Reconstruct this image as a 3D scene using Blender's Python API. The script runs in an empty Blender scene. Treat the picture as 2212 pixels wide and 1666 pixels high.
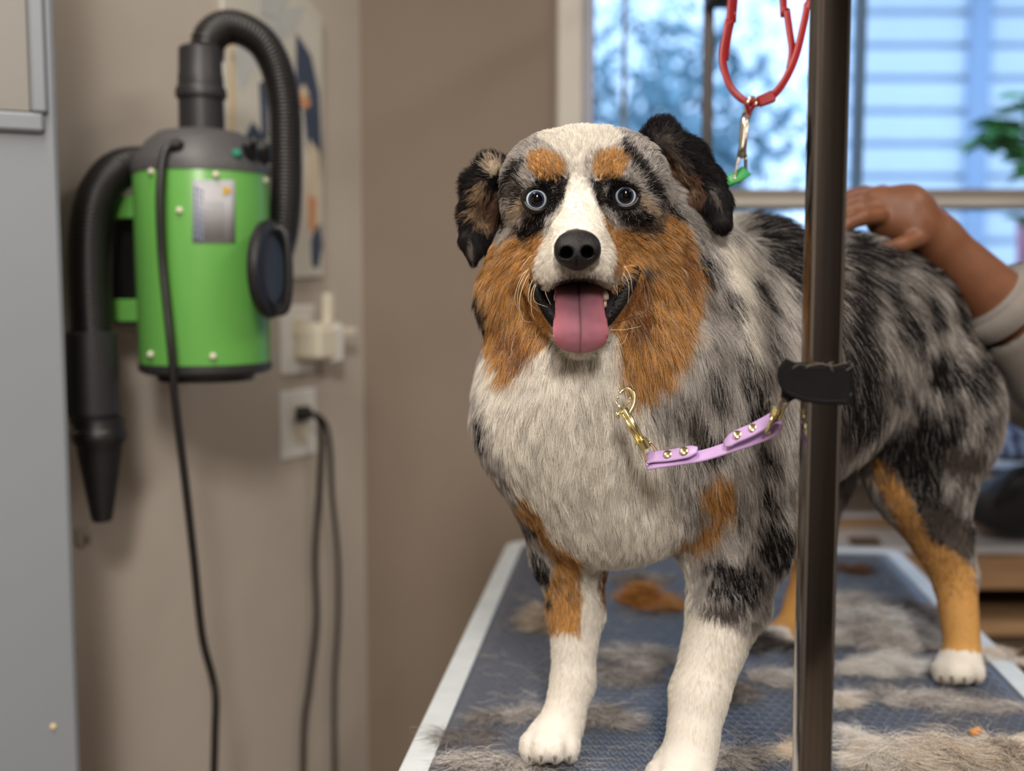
import bpy, math, random
import numpy as np
from mathutils import Vector, Matrix
from mathutils.bvhtree import BVHTree

rng = np.random.default_rng(7)
random.seed(7)
SC = bpy.context.scene
COL = SC.collection

# ------------------------------------------------------------------ camera
FPX, CX, CY = 2400.0, 1106.0, 833.0
PITCH = math.radians(5.1)
CAM = np.array([0.0, 0.0, 1.27])
FW = np.array([0.0, math.cos(PITCH), -math.sin(PITCH)])
UP = np.array([0.0, math.sin(PITCH), math.cos(PITCH)])
RT = np.array([1.0, 0.0, 0.0])
TABLE_Z = 0.85

cam_data = bpy.data.cameras.new('camera')
cam_data.sensor_fit = 'HORIZONTAL'
cam_data.sensor_width = 36.0
cam_data.lens = 36.0 * FPX / 2212.0
cam_data.clip_start = 0.05
cam_data.clip_end = 200
cam_data.dof.use_dof = True
cam_data.dof.focus_distance = 0.865
cam_data.dof.aperture_fstop = 3.0
cam = bpy.data.objects.new('camera', cam_data)
cam.location = CAM
cam.rotation_euler = (math.pi / 2 - PITCH, 0, 0)
COL.objects.link(cam)
SC.camera = cam

# ------------------------------------------------------------------ view, sky, lights
SC.view_settings.view_transform = 'Standard'
SC.view_settings.look = 'None'
SC.view_settings.gamma = 1.0
SC.view_settings.use_curve_mapping = False
SC.view_settings.exposure = 0.0
SC.cycles.max_bounces = 6
SC.cycles.diffuse_bounces = 3
SC.cycles.glossy_bounces = 3
SC.cycles.transmission_bounces = 4
SC.cycles.transparent_max_bounces = 6
SC.cycles.caustics_reflective = False
SC.cycles.caustics_refractive = False
SC.cycles.use_denoising = True
SC.cycles.use_adaptive_sampling = True
SC.cycles.adaptive_threshold = 0.02
SC.cycles_curves.shape = 'RIBBONS'

world = bpy.data.worlds.new('sky')
SC.world = world
world.use_nodes = True
wn = world.node_tree.nodes
wn['Background'].inputs['Color'].default_value = (0.43, 0.61, 0.92, 1)
wn['Background'].inputs['Strength'].default_value = 2.8

def area_light(name, loc, target, sx, sy, power, color):
    ld = bpy.data.lights.new(name, 'AREA')
    ld.shape = 'RECTANGLE'
    ld.size, ld.size_y = sx, sy
    ld.energy = power
    ld.color = color
    o = bpy.data.objects.new(name, ld)
    o.location = loc
    o.rotation_euler = (Vector(target) - Vector(loc)).to_track_quat('-Z', 'Y').to_euler()
    COL.objects.link(o)
    return o

WARM = (1.0, 0.93, 0.86)
LAMPS = [(-0.45, 0.50, 21), (0.10, -1.40, 112), (1.15, 0.35, 15)]  # the strong middle one is set behind the camera as frontal fill
for lx, ly, lw in LAMPS:
    area_light('ceiling_tube_light', (lx, ly, 2.50), (lx, ly, 0), 0.26, 1.15, lw, WARM)

# ------------------------------------------------------------------ pixel helpers
def P(px, py, d):
    """point seen at a photo pixel, d metres along the view axis"""
    return CAM + d * (FW + (px - CX) / FPX * RT + (CY - py) / FPX * UP)

def ray(px, py):
    return FW + (px - CX) / FPX * RT + (CY - py) / FPX * UP

def on_plane(px, py, p0, n):
    r = ray(px, py)
    t = np.dot(np.asarray(p0) - CAM, n) / np.dot(r, n)
    return CAM + t * r

def on_table(px, py, z=TABLE_Z):
    return on_plane(px, py, (0, 0, z), np.array([0, 0, 1.0]))

def proj(Q):
    """world points -> photo pixel x, y and depth"""
    V = np.asarray(Q) - CAM
    d = V @ FW
    return CX + FPX * (V @ RT) / d, CY - FPX * (V @ UP) / d, d

# ------------------------------------------------------------------ materials
def srgb(r, g, b):
    def f(c):
        c /= 255.0
        return c / 12.92 if c <= 0.04045 else ((c + 0.055) / 1.055) ** 2.4
    return (f(r), f(g), f(b), 1.0)

def mat(name, color=(0.5, 0.5, 0.5, 1), rough=0.5, metal=0.0, spec=0.5, **kw):
    m = bpy.data.materials.new(name)
    m.use_nodes = True
    b = m.node_tree.nodes['Principled BSDF']
    b.inputs['Base Color'].default_value = color
    b.inputs['Roughness'].default_value = rough
    b.inputs['Metallic'].default_value = metal
    b.inputs['Specular IOR Level'].default_value = spec
    for k, v in kw.items():
        b.inputs[k.replace('_', ' ')].default_value = v
    return m

def add_noise(m, scale=20.0, amount=0.15, bump=0.0, detail=4.0, bump_scale=None, stretch=None, dist=0.002):
    """colour mottling and fine relief on a plain material"""
    nt = m.node_tree
    b = nt.nodes['Principled BSDF']
    tc = nt.nodes.new('ShaderNodeTexCoord')
    src = tc.outputs['Object']
    if stretch:
        mp = nt.nodes.new('ShaderNodeMapping')
        mp.inputs['Scale'].default_value = stretch
        nt.links.new(src, mp.inputs['Vector'])
        src = mp.outputs['Vector']
    if amount > 0:
        n = nt.nodes.new('ShaderNodeTexNoise')
        n.inputs['Scale'].default_value = scale
        n.inputs['Detail'].default_value = detail
        nt.links.new(src, n.inputs['Vector'])
        r = nt.nodes.new('ShaderNodeMapRange')
        r.inputs['From Min'].default_value = 0.3
        r.inputs['From Max'].default_value = 0.7
        r.inputs['To Min'].default_value = 1 - amount
        r.inputs['To Max'].default_value = 1 + amount
        nt.links.new(n.outputs['Fac'], r.inputs['Value'])
        mx = nt.nodes.new('ShaderNodeVectorMath')
        mx.operation = 'SCALE'
        mx.inputs[0].default_value = b.inputs['Base Color'].default_value[:3]
        nt.links.new(r.outputs['Result'], mx.inputs['Scale'])
        nt.links.new(mx.outputs['Vector'], b.inputs['Base Color'])
    if bump > 0:
        n2 = nt.nodes.new('ShaderNodeTexNoise')
        n2.inputs['Scale'].default_value = bump_scale or scale
        n2.inputs['Detail'].default_value = detail
        nt.links.new(src, n2.inputs['Vector'])
        bp = nt.nodes.new('ShaderNodeBump')
        bp.inputs['Strength'].default_value = bump
        bp.inputs['Distance'].default_value = dist
        nt.links.new(n2.outputs['Fac'], bp.inputs['Height'])
        nt.links.new(bp.outputs['Normal'], b.inputs['Normal'])
    return m

def hair_mat(name, rough=0.5, trans=0.32):
    m = bpy.data.materials.new(name)
    m.use_nodes = True
    nt = m.node_tree
    b = nt.nodes['Principled BSDF']
    out = nt.nodes['Material Output']
    a = nt.nodes.new('ShaderNodeAttribute')
    a.attribute_name = 'col'
    nt.links.new(a.outputs['Color'], b.inputs['Base Color'])
    b.inputs['Roughness'].default_value = rough
    b.inputs['Specular IOR Level'].default_value = 0.12
    t = nt.nodes.new('ShaderNodeBsdfTranslucent')
    nt.links.new(a.outputs['Color'], t.inputs['Color'])
    mx = nt.nodes.new('ShaderNodeMixShader')
    mx.inputs[0].default_value = trans
    nt.links.new(b.outputs[0], mx.inputs[1])
    nt.links.new(t.outputs[0], mx.inputs[2])
    nt.links.new(mx.outputs[0], out.inputs['Surface'])
    return m

def vcol_mat(name, rough=0.7):
    m = mat(name, rough=rough, spec=0.2)
    a = m.node_tree.nodes.new('ShaderNodeAttribute')
    a.attribute_name = 'col'
    m.node_tree.links.new(a.outputs['Color'], m.node_tree.nodes['Principled BSDF'].inputs['Base Color'])
    return m

# ------------------------------------------------------------------ objects
def tag(o, label=None, cat=None, group=None, kind=None):
    if label: o['label'] = label
    if cat: o['category'] = cat
    if group: o['group'] = group
    if kind: o['kind'] = kind
    return o

def thing(name, loc=(0, 0, 0), label=None, cat=None, group=None):
    o = bpy.data.objects.new(name, None)
    o.empty_display_size = 0.02
    o.location = loc
    COL.objects.link(o)
    tag(o, label, cat, group)
    return o

def put_under(o, parent):
    if parent is not None:
        o.parent = parent
        bpy.context.view_layer.update()
        o.matrix_parent_inverse = parent.matrix_world.inverted()

def mesh_obj(name, verts, faces, m=None, parent=None, smooth=True, slots=None, fmat=None):
    me = bpy.data.meshes.new(name)
    me.from_pydata([tuple(map(float, v)) for v in verts], [], faces)
    me.update()
    if smooth:
        me.polygons.foreach_set('use_smooth', [True] * len(me.polygons))
    for mm in (slots or ([m] if m else [])):
        me.materials.append(mm)
    if fmat is not None:
        me.polygons.foreach_set('material_index', fmat)
    o = bpy.data.objects.new(name, me)
    COL.objects.link(o)
    put_under(o, parent)
    return o

def tri_mesh_obj(name, V, F, m, parent=None):
    """numpy quads/tris -> object, fast"""
    me = bpy.data.meshes.new(name)
    n = F.shape[1]
    me.vertices.add(len(V))
    me.vertices.foreach_set('co', V.astype(np.float32).ravel())
    me.loops.add(F.size)
    me.loops.foreach_set('vertex_index', F.astype(np.int32).ravel())
    me.polygons.add(len(F))
    me.polygons.foreach_set('loop_start', np.arange(0, F.size, n, dtype=np.int32))
    me.polygons.foreach_set('use_smooth', np.ones(len(F), bool))
    me.update(calc_edges=True)
    me.validate()
    me.materials.append(m)
    o = bpy.data.objects.new(name, me)
    COL.objects.link(o)
    put_under(o, parent)
    return o

class MB:
    """collects simple solids into ONE mesh"""
    def __init__(s):
        s.v, s.f = [], []
    def add(s, vs, fs):
        b = len(s.v)
        s.v += [tuple(map(float, v)) for v in vs]
        s.f += [tuple(b + i for i in f) for f in fs]
        return s
    def box(s, c, h, R=None, bevel=0.0):
        c = np.asarray(c, float); h = np.asarray(h, float)
        R = np.eye(3) if R is None else np.asarray(R)
        if bevel <= 0:
            vs = [c + R @ (h * np.array(k)) for k in
                  [(-1,-1,-1),(1,-1,-1),(1,1,-1),(-1,1,-1),(-1,-1,1),(1,-1,1),(1,1,1),(-1,1,1)]]
            return s.add(vs, [(0,3,2,1),(4,5,6,7),(0,1,5,4),(1,2,6,5),(2,3,7,6),(3,0,4,7)])
        b = min(bevel, h.min() * 0.9)
        vs, idx = [], {}
        for sx in (-1, 1):
            for sy in (-1, 1):
                for sz in (-1, 1):
                    for ax in range(3):
                        k = np.array([sx, sy, sz], float)
                        p = k * (h - b)
                        p[ax] = k[ax] * h[ax]
                        idx[(sx, sy, sz, ax)] = len(vs)
                        vs.append(c + R @ p)
        fs = []
        for ax in range(3):
            u, w = [i for i in range(3) if i != ax]
            for sg in (-1, 1):
                q = []
                for a, bb in ((-1,-1),(1,-1),(1,1),(-1,1)):
                    k = [0,0,0]; k[ax] = sg; k[u] = a; k[w] = bb
                    q.append(idx[(k[0],k[1],k[2],ax)])
                fs.append(tuple(q))
        for ax in range(3):
            u, w = [i for i in range(3) if i != ax]
            for a in (-1, 1):
                for bb in (-1, 1):
                    def g(e, which):
                        k = [0,0,0]; k[ax] = e; k[u] = a; k[w] = bb
                        return idx[(k[0],k[1],k[2],which)]
                    fs.append((g(-1,u), g(1,u), g(1,w), g(-1,w)))
        for sx in (-1,1):
            for sy in (-1,1):
                for sz in (-1,1):
                    fs.append(tuple(idx[(sx,sy,sz,a)] for a in range(3)))
        return s.add(vs, fs)
    def tube(s, pts, r, n=12, caps=True, up=None, squash=1.0, closed=False):
        pts = np.asarray(pts, float); m = len(pts)
        rr = np.full(m, r) if np.isscalar(r) else np.asarray(r, float)
        T = np.gradient(pts, axis=0)
        if closed:
            T = np.roll(pts, -1, 0) - np.roll(pts, 1, 0)
        T /= np.linalg.norm(T, axis=1)[:, None] + 1e-12
        ref = np.array([0, 0, 1.0]) if up is None else np.asarray(up, float)
        if abs(T[0] @ ref) > 0.95: ref = np.array([1.0, 0, 0])
        N = ref - T[0] * (ref @ T[0]); N /= np.linalg.norm(N)
        vs = []
        for i in range(m):
            if up is not None and abs(T[i] @ np.asarray(up, float)) < 0.97:
                N = np.asarray(up, float)
            N = N - T[i] * (N @ T[i]); N /= np.linalg.norm(N)
            B = np.cross(T[i], N)
            for j in range(n):
                a = 2 * math.pi * j / n
                vs.append(pts[i] + rr[i] * (math.cos(a) * N + squash * math.sin(a) * B))
        fs = []
        for i in range(m if closed else m - 1):
            i2 = (i + 1) % m
            for j in range(n):
                fs.append((i*n+j, i*n+(j+1)%n, i2*n+(j+1)%n, i2*n+j))
        if caps and not closed:
            fs.append(tuple(range(n-1, -1, -1)))
            fs.append(tuple((m-1)*n + j for j in range(n)))
        return s.add(vs, fs)
    def lathe(s, prof, c, axis=(0,0,1), n=32):
        """prof = [(r, h)...] around axis through c"""
        A = np.asarray(axis, float); A /= np.linalg.norm(A)
        ref = np.array([1.0,0,0]) if abs(A[0]) < 0.9 else np.array([0,1.0,0])
        U = np.cross(A, ref); U /= np.linalg.norm(U); W = np.cross(A, U)
        c = np.asarray(c, float)
        vs, fs = [], []
        for r, h in prof:
            for j in range(n):
                a = 2*math.pi*j/n
                vs.append(c + A*h + r*(math.cos(a)*U + math.sin(a)*W))
        for i in range(len(prof)-1):
            for j in range(n):
                fs.append((i*n+j, i*n+(j+1)%n, (i+1)*n+(j+1)%n, (i+1)*n+j))
        fs.append(tuple(range(n-1,-1,-1)))
        fs.append(tuple((len(prof)-1)*n + j for j in range(n)))
        return s.add(vs, fs)
    def prism(s, poly, z0, z1, O=(0,0,0), X=(1,0,0), Y=(0,1,0), Z=(0,0,1)):
        O, X, Y, Z = (np.asarray(a, float) for a in (O, X, Y, Z))
        n = len(poly)
        vs = [O + x*X + y*Y + z0*Z for x, y in poly] + [O + x*X + y*Y + z1*Z for x, y in poly]
        fs = [tuple(range(n-1,-1,-1)), tuple(range(n, 2*n))] + [(i,(i+1)%n,n+(i+1)%n,n+i) for i in range(n)]
        return s.add(vs, fs)
    def build(s, name, m, parent=None, smooth=False, auto=None):
        o = mesh_obj(name, s.v, s.f, m, parent, smooth=smooth or auto is not None)
        import bmesh
        bm = bmesh.new(); bm.from_mesh(o.data)
        bmesh.ops.recalc_face_normals(bm, faces=bm.faces)
        if auto is not None:
            for e in bm.edges:
                if len(e.link_faces) == 2 and e.calc_face_angle(0) > auto:
                    e.smooth = False
        bm.to_mesh(o.data); bm.free()
        return o

def spline(pts, n=8):
    """Catmull-Rom through points"""
    p = np.asarray(pts, float)
    q = np.vstack([2*p[0]-p[1], p, 2*p[-1]-p[-2]])
    out = []
    for i in range(1, len(q)-2):
        for t in np.linspace(0, 1, n, endpoint=False):
            a, b, c, d = q[i-1], q[i], q[i+1], q[i+2]
            out.append(0.5*((2*b)+(-a+c)*t+(2*a-5*b+4*c-d)*t*t+(-a+3*b-3*c+d)*t**3))
    out.append(p[-1])
    return np.array(out)

# ------------------------------------------------------------------ implicit solids -> one mesh
def cap_d(Q, a, b, ra, rb):
    """rounded cone (approximate): distance to a segment with changing radius"""
    ab = b - a
    h = np.clip(((Q - a) @ ab) / (ab @ ab + 1e-12), 0, 1)
    return np.linalg.norm(Q - a - h[..., None] * ab, axis=-1) - (ra + (rb - ra) * h)

def ell_d(Q, c, r, R):
    q = (Q - c) @ R
    r = np.asarray(r)
    k = np.linalg.norm(q / r, axis=-1)
    k2 = np.linalg.norm(q / (r * r), axis=-1)
    return k * (k - 1.0) / (k2 + 1e-9)

CAMR = np.stack([RT, -UP, FW], axis=1)   # columns: image right, image down, depth

def implicit_mesh(prims, axes):
    """prims: ('c',a,b,ra,rb,k) ('e',c,r,R,k) ('-c'..) ('-e'..) on a rectilinear grid, naive surface nets"""
    xs, ys, zs = axes
    F = np.full((len(xs), len(ys), len(zs)), 1.0, np.float32)
    for p in prims:
        sub = p[0][0] == '-'
        kind = p[0][-1]
        k = p[-1]
        if kind == 'c':
            _, a, b, ra, rb, _ = p
            m = max(ra, rb) + k + 0.012
            lo, hi = np.minimum(a, b) - m, np.maximum(a, b) + m
        else:
            _, c, r, R, _ = p
            m = max(r) + k + 0.012
            lo, hi = c - m, c + m
        I = [np.searchsorted(ax, l) for ax, l in zip(axes, lo)]
        J = [np.searchsorted(ax, h) for ax, h in zip(axes, hi)]
        if any(j - i < 1 for i, j in zip(I, J)): continue
        sl = tuple(slice(i, j) for i, j in zip(I, J))
        G = np.stack(np.meshgrid(xs[sl[0]], ys[sl[1]], zs[sl[2]], indexing='ij'), -1).astype(np.float32)
        d = cap_d(G, a.astype(np.float32), b.astype(np.float32), ra, rb) if kind == 'c' else ell_d(G, c.astype(np.float32), r, R.astype(np.float32))
        f = F[sl]
        if sub:
            d = -d
            h = np.maximum(k - np.abs(f - d), 0) / k
            F[sl] = np.maximum(f, d) + h * h * k * 0.25
        else:
            h = np.maximum(k - np.abs(f - d), 0) / k
            F[sl] = np.minimum(f, d) - h * h * k * 0.25
    return surface_nets(F, axes)

def surface_nets(F, axes):
    S = F < 0
    nx, ny, nz = F.shape
    cnt = np.zeros((nx-1, ny-1, nz-1), np.int8)
    for i in (0, 1):
        for j in (0, 1):
            for k in (0, 1):
                cnt += S[i:nx-1+i, j:ny-1+j, k:nz-1+k]
    cells = np.argwhere((cnt > 0) & (cnt < 8))
    idx = np.full((nx-1, ny-1, nz-1), -1, np.int32)
    idx[tuple(cells.T)] = np.arange(len(cells))
    pos = np.zeros((len(cells), 3)); num = np.zeros(len(cells))
    A = [np.asarray(a, float) for a in axes]
    corners = [(i, j, k) for i in (0,1) for j in (0,1) for k in (0,1)]
    for a in corners:
        for ax in range(3):
            if a[ax] == 1: continue
            b = list(a); b[ax] = 1
            ia = cells + np.array(a); ib = cells + np.array(b)
            fa = F[tuple(ia.T)]; fb = F[tuple(ib.T)]
            m = (fa < 0) != (fb < 0)
            t = fa[m] / (fa[m] - fb[m])
            pa = np.stack([A[c][ia[m, c]] for c in range(3)], 1)
            pb = np.stack([A[c][ib[m, c]] for c in range(3)], 1)
            pos[m] += pa + (pb - pa) * t[:, None]
            num[m] += 1
    pos /= num[:, None]
    quads = []
    for ax in range(3):
        u, w = [(1, 2), (2, 0), (0, 1)][ax]
        sl0 = [slice(None)]*3; sl1 = [slice(None)]*3
        sl0[ax] = slice(0, -1); sl1[ax] = slice(1, None)
        ch = S[tuple(sl0)] != S[tuple(sl1)]
        e = np.argwhere(ch)
        ok = (e[:, u] > 0) & (e[:, w] > 0) & (e[:, u] < F.shape[u]-1) & (e[:, w] < F.shape[w]-1)
        e = e[ok]
        du = np.zeros(3, int); du[u] = 1
        dw = np.zeros(3, int); dw[w] = 1
        q = np.stack([idx[tuple((e-du-dw).T)], idx[tuple((e-dw).T)], idx[tuple(e.T)], idx[tuple((e-du).T)]], 1)
        inside = S[tuple(e.T)]
        q[~inside] = q[~inside][:, ::-1]
        quads.append(q)
    return pos, np.vstack(quads)

def grid_axis(lo, hi, step, fine=None):
    """coordinates with a finer stretch in the middle"""
    if fine is None:
        return np.arange(lo, hi, step)
    f0, f1, fs = fine
    return np.concatenate([np.arange(lo, f0, step), np.arange(f0, f1, fs), np.arange(f1, hi, step)])

# ------------------------------------------------------------------ value noise
_perm = np.random.default_rng(3).random((64, 64, 64)).astype(np.float32)
def vnoise(Q, s):
    q = np.asarray(Q) * s
    i = np.floor(q).astype(int); f = q - i
    f = f * f * (3 - 2 * f)
    r = 0
    for a in (0, 1):
        for b in (0, 1):
            for c in (0, 1):
                w = (f[:, 0] if a else 1 - f[:, 0]) * (f[:, 1] if b else 1 - f[:, 1]) * (f[:, 2] if c else 1 - f[:, 2])
                r = r + w * _perm[(i[:, 0]+a) % 64, (i[:, 1]+b) % 64, (i[:, 2]+c) % 64]
    return r

def hash3(I, seed=0):
    I = I.astype(np.int64)
    h = (I[..., 0]*73856093) ^ (I[..., 1]*19349663) ^ (I[..., 2]*83492791) ^ (seed*2654435761)
    h = (h ^ (h >> 13)) * 1274126177
    h = h ^ (h >> 16)
    return (h & 0xFFFFFF) / float(0x1000000)

def clumps(Q, size):
    """nearest jittered cell centre for every point, and a random number of that cell"""
    q = Q / size
    base = np.floor(q).astype(int)
    best = np.full(len(Q), 1e9); cen = np.zeros_like(Q); rnd = np.zeros(len(Q))
    for a in (-1, 0, 1):
        for b in (-1, 0, 1):
            for c in (-1, 0, 1):
                I = base + np.array([a, b, c])
                C = I + np.stack([hash3(I, s) for s in (1, 2, 3)], -1)
                d = ((C - q) ** 2).sum(1)
                m = d < best
                best[m] = d[m]; cen[m] = C[m] * size; rnd[m] = hash3(I[m], 9)
    return cen, rnd

def curves_obj(name, pts, rad, colr, m, parent=None):
    """pts (N,K,3), rad (N,K), colr (N,K,3) -> ONE curves object"""
    N, K, _ = pts.shape
    cu = bpy.data.hair_curves.new(name)
    cu.add_curves([K] * N)
    cu.position_data.foreach_set('vector', pts.astype(np.float32).ravel())
    ra = cu.attributes.get('radius') or cu.attributes.new('radius', 'FLOAT', 'POINT')
    ra.data.foreach_set('value', rad.astype(np.float32).ravel())
    ca = cu.attributes.new('col', 'FLOAT_COLOR', 'POINT')
    c4 = np.ones((N, K, 4), np.float32); c4[..., :3] = colr
    ca.data.foreach_set('color', c4.ravel())
    cu.materials.append(m)
    o = bpy.data.objects.new(name, cu)
    COL.objects.link(o)
    put_under(o, parent)
    return o
# ================================================================== ROOM SHELL
WALL_C = srgb(190, 181, 170)  # lightened in place of the stronger light on the left wall
m_wall = add_noise(mat('wall_paint', WALL_C, .75, spec=.3), 6, .04, .08, bump_scale=260, dist=.0006)
m_wall2 = add_noise(mat('wall_paint_tan', srgb(136, 122, 108), .75, spec=.3), 5, .04, .08, bump_scale=260, dist=.0006)  # browner hue; its darker tone stands in for weaker light on this wall
m_ceil = mat('ceiling_paint', srgb(225, 220, 210), .9)
m_floor = add_noise(mat('floor_vinyl', srgb(120, 108, 96), .5), 8, .15)
m_trim = add_noise(mat('trim_paint', srgb(200, 195, 186), .45), 12, .03)
m_sill = mat('window_alu', srgb(140, 132, 122), .5)

LA = math.radians(28)
LP = np.array([-.369, 1.90, 0.0])                       # a point of the left wall
LD = np.array([math.sin(LA), math.cos(LA), 0.0])        # along the left wall, away from the camera
LN = np.array([math.cos(LA), -math.sin(LA), 0.0])       # out of the left wall, into the room
CORNER = np.array([-.2776, 2.0718, 0.0])
WY = 2.0718                                              # plane of the window wall
def on_left(px, py, off=0.0):
    return on_plane(px, py, LP + LN * off, LN)
def on_back(px, py, off=0.0):
    return on_plane(px, py, (0, WY - off, 0), np.array([0, 1.0, 0]))
RL = np.stack([LD, -LN, np.array([0, 0, 1.0])], axis=1)  # local x along wall, y into wall, z up

def wall_box(name, a, b, z0, z1, th, m, n_out):
    """wall slab from a to b, thickness th behind its visible face"""
    a = np.asarray(a, float); b = np.asarray(b, float)
    q = -np.asarray(n_out, float) * th
    vs = []
    for z in (z0, z1):
        for p in (a, b, b + q, a + q):
            vs.append((p[0], p[1], z))
    o = MB().add(vs, [(0,1,2,3),(7,6,5,4),(0,4,5,1),(1,5,6,2),(2,6,7,3),(3,7,4,0)]).build(name, m)
    o['kind'] = 'structure'
    return o

CEIL = 2.62
L0 = LP - LD * 1.62
wall_box('wall_left', L0, CORNER, 0, CEIL, .10, m_wall, LN)
# window opening in the back wall
wx0 = on_back(1258, 300)[0]; wx1 = 2.25
wz0 = on_back(1700, 1006)[2]; wz1 = 2.25
wt = .12
mb = MB()
def slab(x0, x1, z0, z1):
    mb.box(((x0+x1)/2, WY + wt/2, (z0+z1)/2), ((x1-x0)/2, wt/2, (z1-z0)/2))
slab(CORNER[0], wx0, 0, CEIL); slab(wx0, wx1, 0, wz0); slab(wx0, wx1, wz1, CEIL); slab(wx1, 2.6, 0, CEIL)
mb.build('wall_back', m_wall2)['kind'] = 'structure'
wall_box('wall_right', (2.6, WY + .12, 0), (2.6, -2.2, 0), 0, CEIL, .1, m_wall, (-1, 0, 0))
wall_box('wall_front', (2.7, -2.2, 0), (-1.6, -2.2, 0), 0, CEIL, .1, mat('wall_paint_umber', srgb(84, 76, 70), .7), (0, 1, 0))  # unseen wall, given a dark colour so the steel post reflects darker
wall_box('wall_side', (-1.5, -2.2, 0), (L0[0] - .55, L0[1], 0), 0, CEIL, .1, m_wall, (1, 0, 0))
wall_box('wall_return', (L0[0] - .6, L0[1], 0), L0, 0, CEIL, .1, m_wall, (0, -1, 0))
f = MB().box((.5, 0, -.05), (2.3, 2.4, .05)).build('floor', m_floor); f['kind'] = 'structure'
f = MB().box((.5, 0, CEIL + .05), (2.3, 2.4, .05)).build('ceiling', m_ceil); f['kind'] = 'structure'

# ceiling tube fixtures that carry the lights
m_tube = bpy.data.materials.new('lit_tube'); m_tube.use_nodes = True
_e = m_tube.node_tree.nodes['Principled BSDF']
_e.inputs['Emission Color'].default_value = (1, .93, .84, 1); _e.inputs['Emission Strength'].default_value = 4
for i, (lx, ly, lw) in enumerate(LAMPS):
    t = thing('ceiling_lamp', (lx, ly, CEIL), ['white tube lamp on the ceiling beside the left wall',
              'unseen white tube fill lamp on the ceiling behind the camera', 'white tube lamp on the ceiling toward the right wall'][i], 'lamp', 'ceiling tube lamps')
    MB().box((lx, ly, CEIL - .03), (.15, .62, .03), bevel=.01).build('housing', m_ceil, t)
    MB().tube([(lx - .08, ly - .58, CEIL - .08), (lx - .08, ly + .58, CEIL - .08)], .013, 12).build('tube', m_tube, t)
    MB().tube([(lx + .08, ly - .58, CEIL - .08), (lx + .08, ly + .58, CEIL - .08)], .013, 12).build('tube', m_tube, t)

# grey door leaf standing open at the very left
m_cab = add_noise(mat('door_grey', srgb(128, 134, 140), .5), 3, .03)
m_cab2 = add_noise(mat('door_panel_grey', srgb(126, 123, 117), .45), 4, .03)
ce_ = P(143, 833, 1.22); ed = np.array([ce_[0], ce_[1], 0])
DA = math.radians(24)
DX = np.array([-math.cos(DA), -math.sin(DA), 0.0]); DY = np.array([-math.sin(DA), math.cos(DA), 0.0]); DZ = np.array([0, 0, 1.0])
DR = np.stack([DX, DY, DZ], 1)
door = thing('door_1', tuple(ed), 'open grey door leaf at the left edge with an inset panel')
door['kind'] = 'structure'
MB().box(ed + DX*.40 + DY*.019 + DZ*1.03, (.40, .019, 1.02), DR, bevel=.004).build('leaf', m_cab, door)
pz = on_plane(60, 245, ed, DY)[2]; pxr = (on_plane(66, 200, ed, DY) - ed) @ DX
MB().box(ed + DX*(pxr + .30) + DZ*((pz + 1.95)/2) - DY*.001, (.30, .004, (1.95 - pz)/2), DR, bevel=.002).build('panel', m_cab2, door)
MB().box(ed + DX*(pxr + .30) + DZ*(pz - .010) - DY*.003, (.312, .006, .010), DR, bevel=.003).build('moulding', m_cab, door)
MB().box(ed + DX*(pxr - .008) + DZ*((pz + 1.95)/2) - DY*.003, (.008, .006, (1.95 - pz)/2), DR, bevel=.003).build('moulding', m_cab, door)
MB().lathe([(.0, -.003), (.003, -.002), (.0038, 0)], on_plane(115, 1570, ed, DY), DY, 12).build('screw', mat('screw_cream', srgb(205, 185, 150), .4), door)

# ------------------------------------------------------------------ window
m_glass = bpy.data.materials.new('window_glass'); m_glass.use_nodes = True
nt = m_glass.node_tree
for n in list(nt.nodes):
    if n.type != 'OUTPUT_MATERIAL': nt.nodes.remove(n)
tr = nt.nodes.new('ShaderNodeBsdfTransparent'); tr.inputs['Color'].default_value = (.93, .96, .97, 1)
gl = nt.nodes.new('ShaderNodeBsdfGlossy'); gl.inputs['Roughness'].default_value = .02
fr = nt.nodes.new('ShaderNodeFresnel'); fr.inputs['IOR'].default_value = 1.25
mx = nt.nodes.new('ShaderNodeMixShader')
nt.links.new(fr.outputs[0], mx.inputs[0]); nt.links.new(tr.outputs[0], mx.inputs[1]); nt.links.new(gl.outputs[0], mx.inputs[2])
nt.links.new(mx.outputs[0], [n for n in nt.nodes if n.type == 'OUTPUT_MATERIAL'][0].inputs['Surface'])

win = thing('window_1', (wx0, WY, wz0), 'wide window behind the table with a horizontal middle rail and pale frame')
win['kind'] = 'structure'
jw = wx0 - on_back(1202, 300)[0]
zt = wz1
MB().box((wx0 - jw/2, WY - .012, (wz0 + zt)/2), (jw/2, .016, (zt - wz0)/2 + .03), bevel=.004).build('casing', m_trim, win)
m_jamb = mat('jamb_bluish', srgb(176, 180, 196), .4)
MB().box((wx0 + .009, WY + .06, (wz0 + zt)/2), (.009, .06, (zt - wz0)/2)).build('frame', m_jamb, win)
rz = (on_back(1700, 408)[2] + on_back(1700, 452)[2]) / 2; rh = (on_back(1700, 408)[2] - on_back(1700, 452)[2]) / 2
MB().box(((wx0 + wx1)/2, WY + .02, rz), ((wx1 - wx0)/2, .03, rh), bevel=.005).build('rail', m_sill, win)
MB().box(((wx0 + wx1)/2, WY - .006, rz - rh*.45), ((wx1 - wx0)/2, .02, .007), bevel=.003).build('rail', m_trim, win)
MB().box(((wx0 + wx1)/2, WY - .02, wz0 - .006), ((wx1 - wx0)/2 + .02, .05, .012), bevel=.004).build('sill', m_trim, win)
MB().box(((wx0 + wx1)/2, WY + .01, wz0 - .026), ((wx1 - wx0)/2, .015, .010), bevel=.003).build('sill', m_sill, win)
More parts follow.
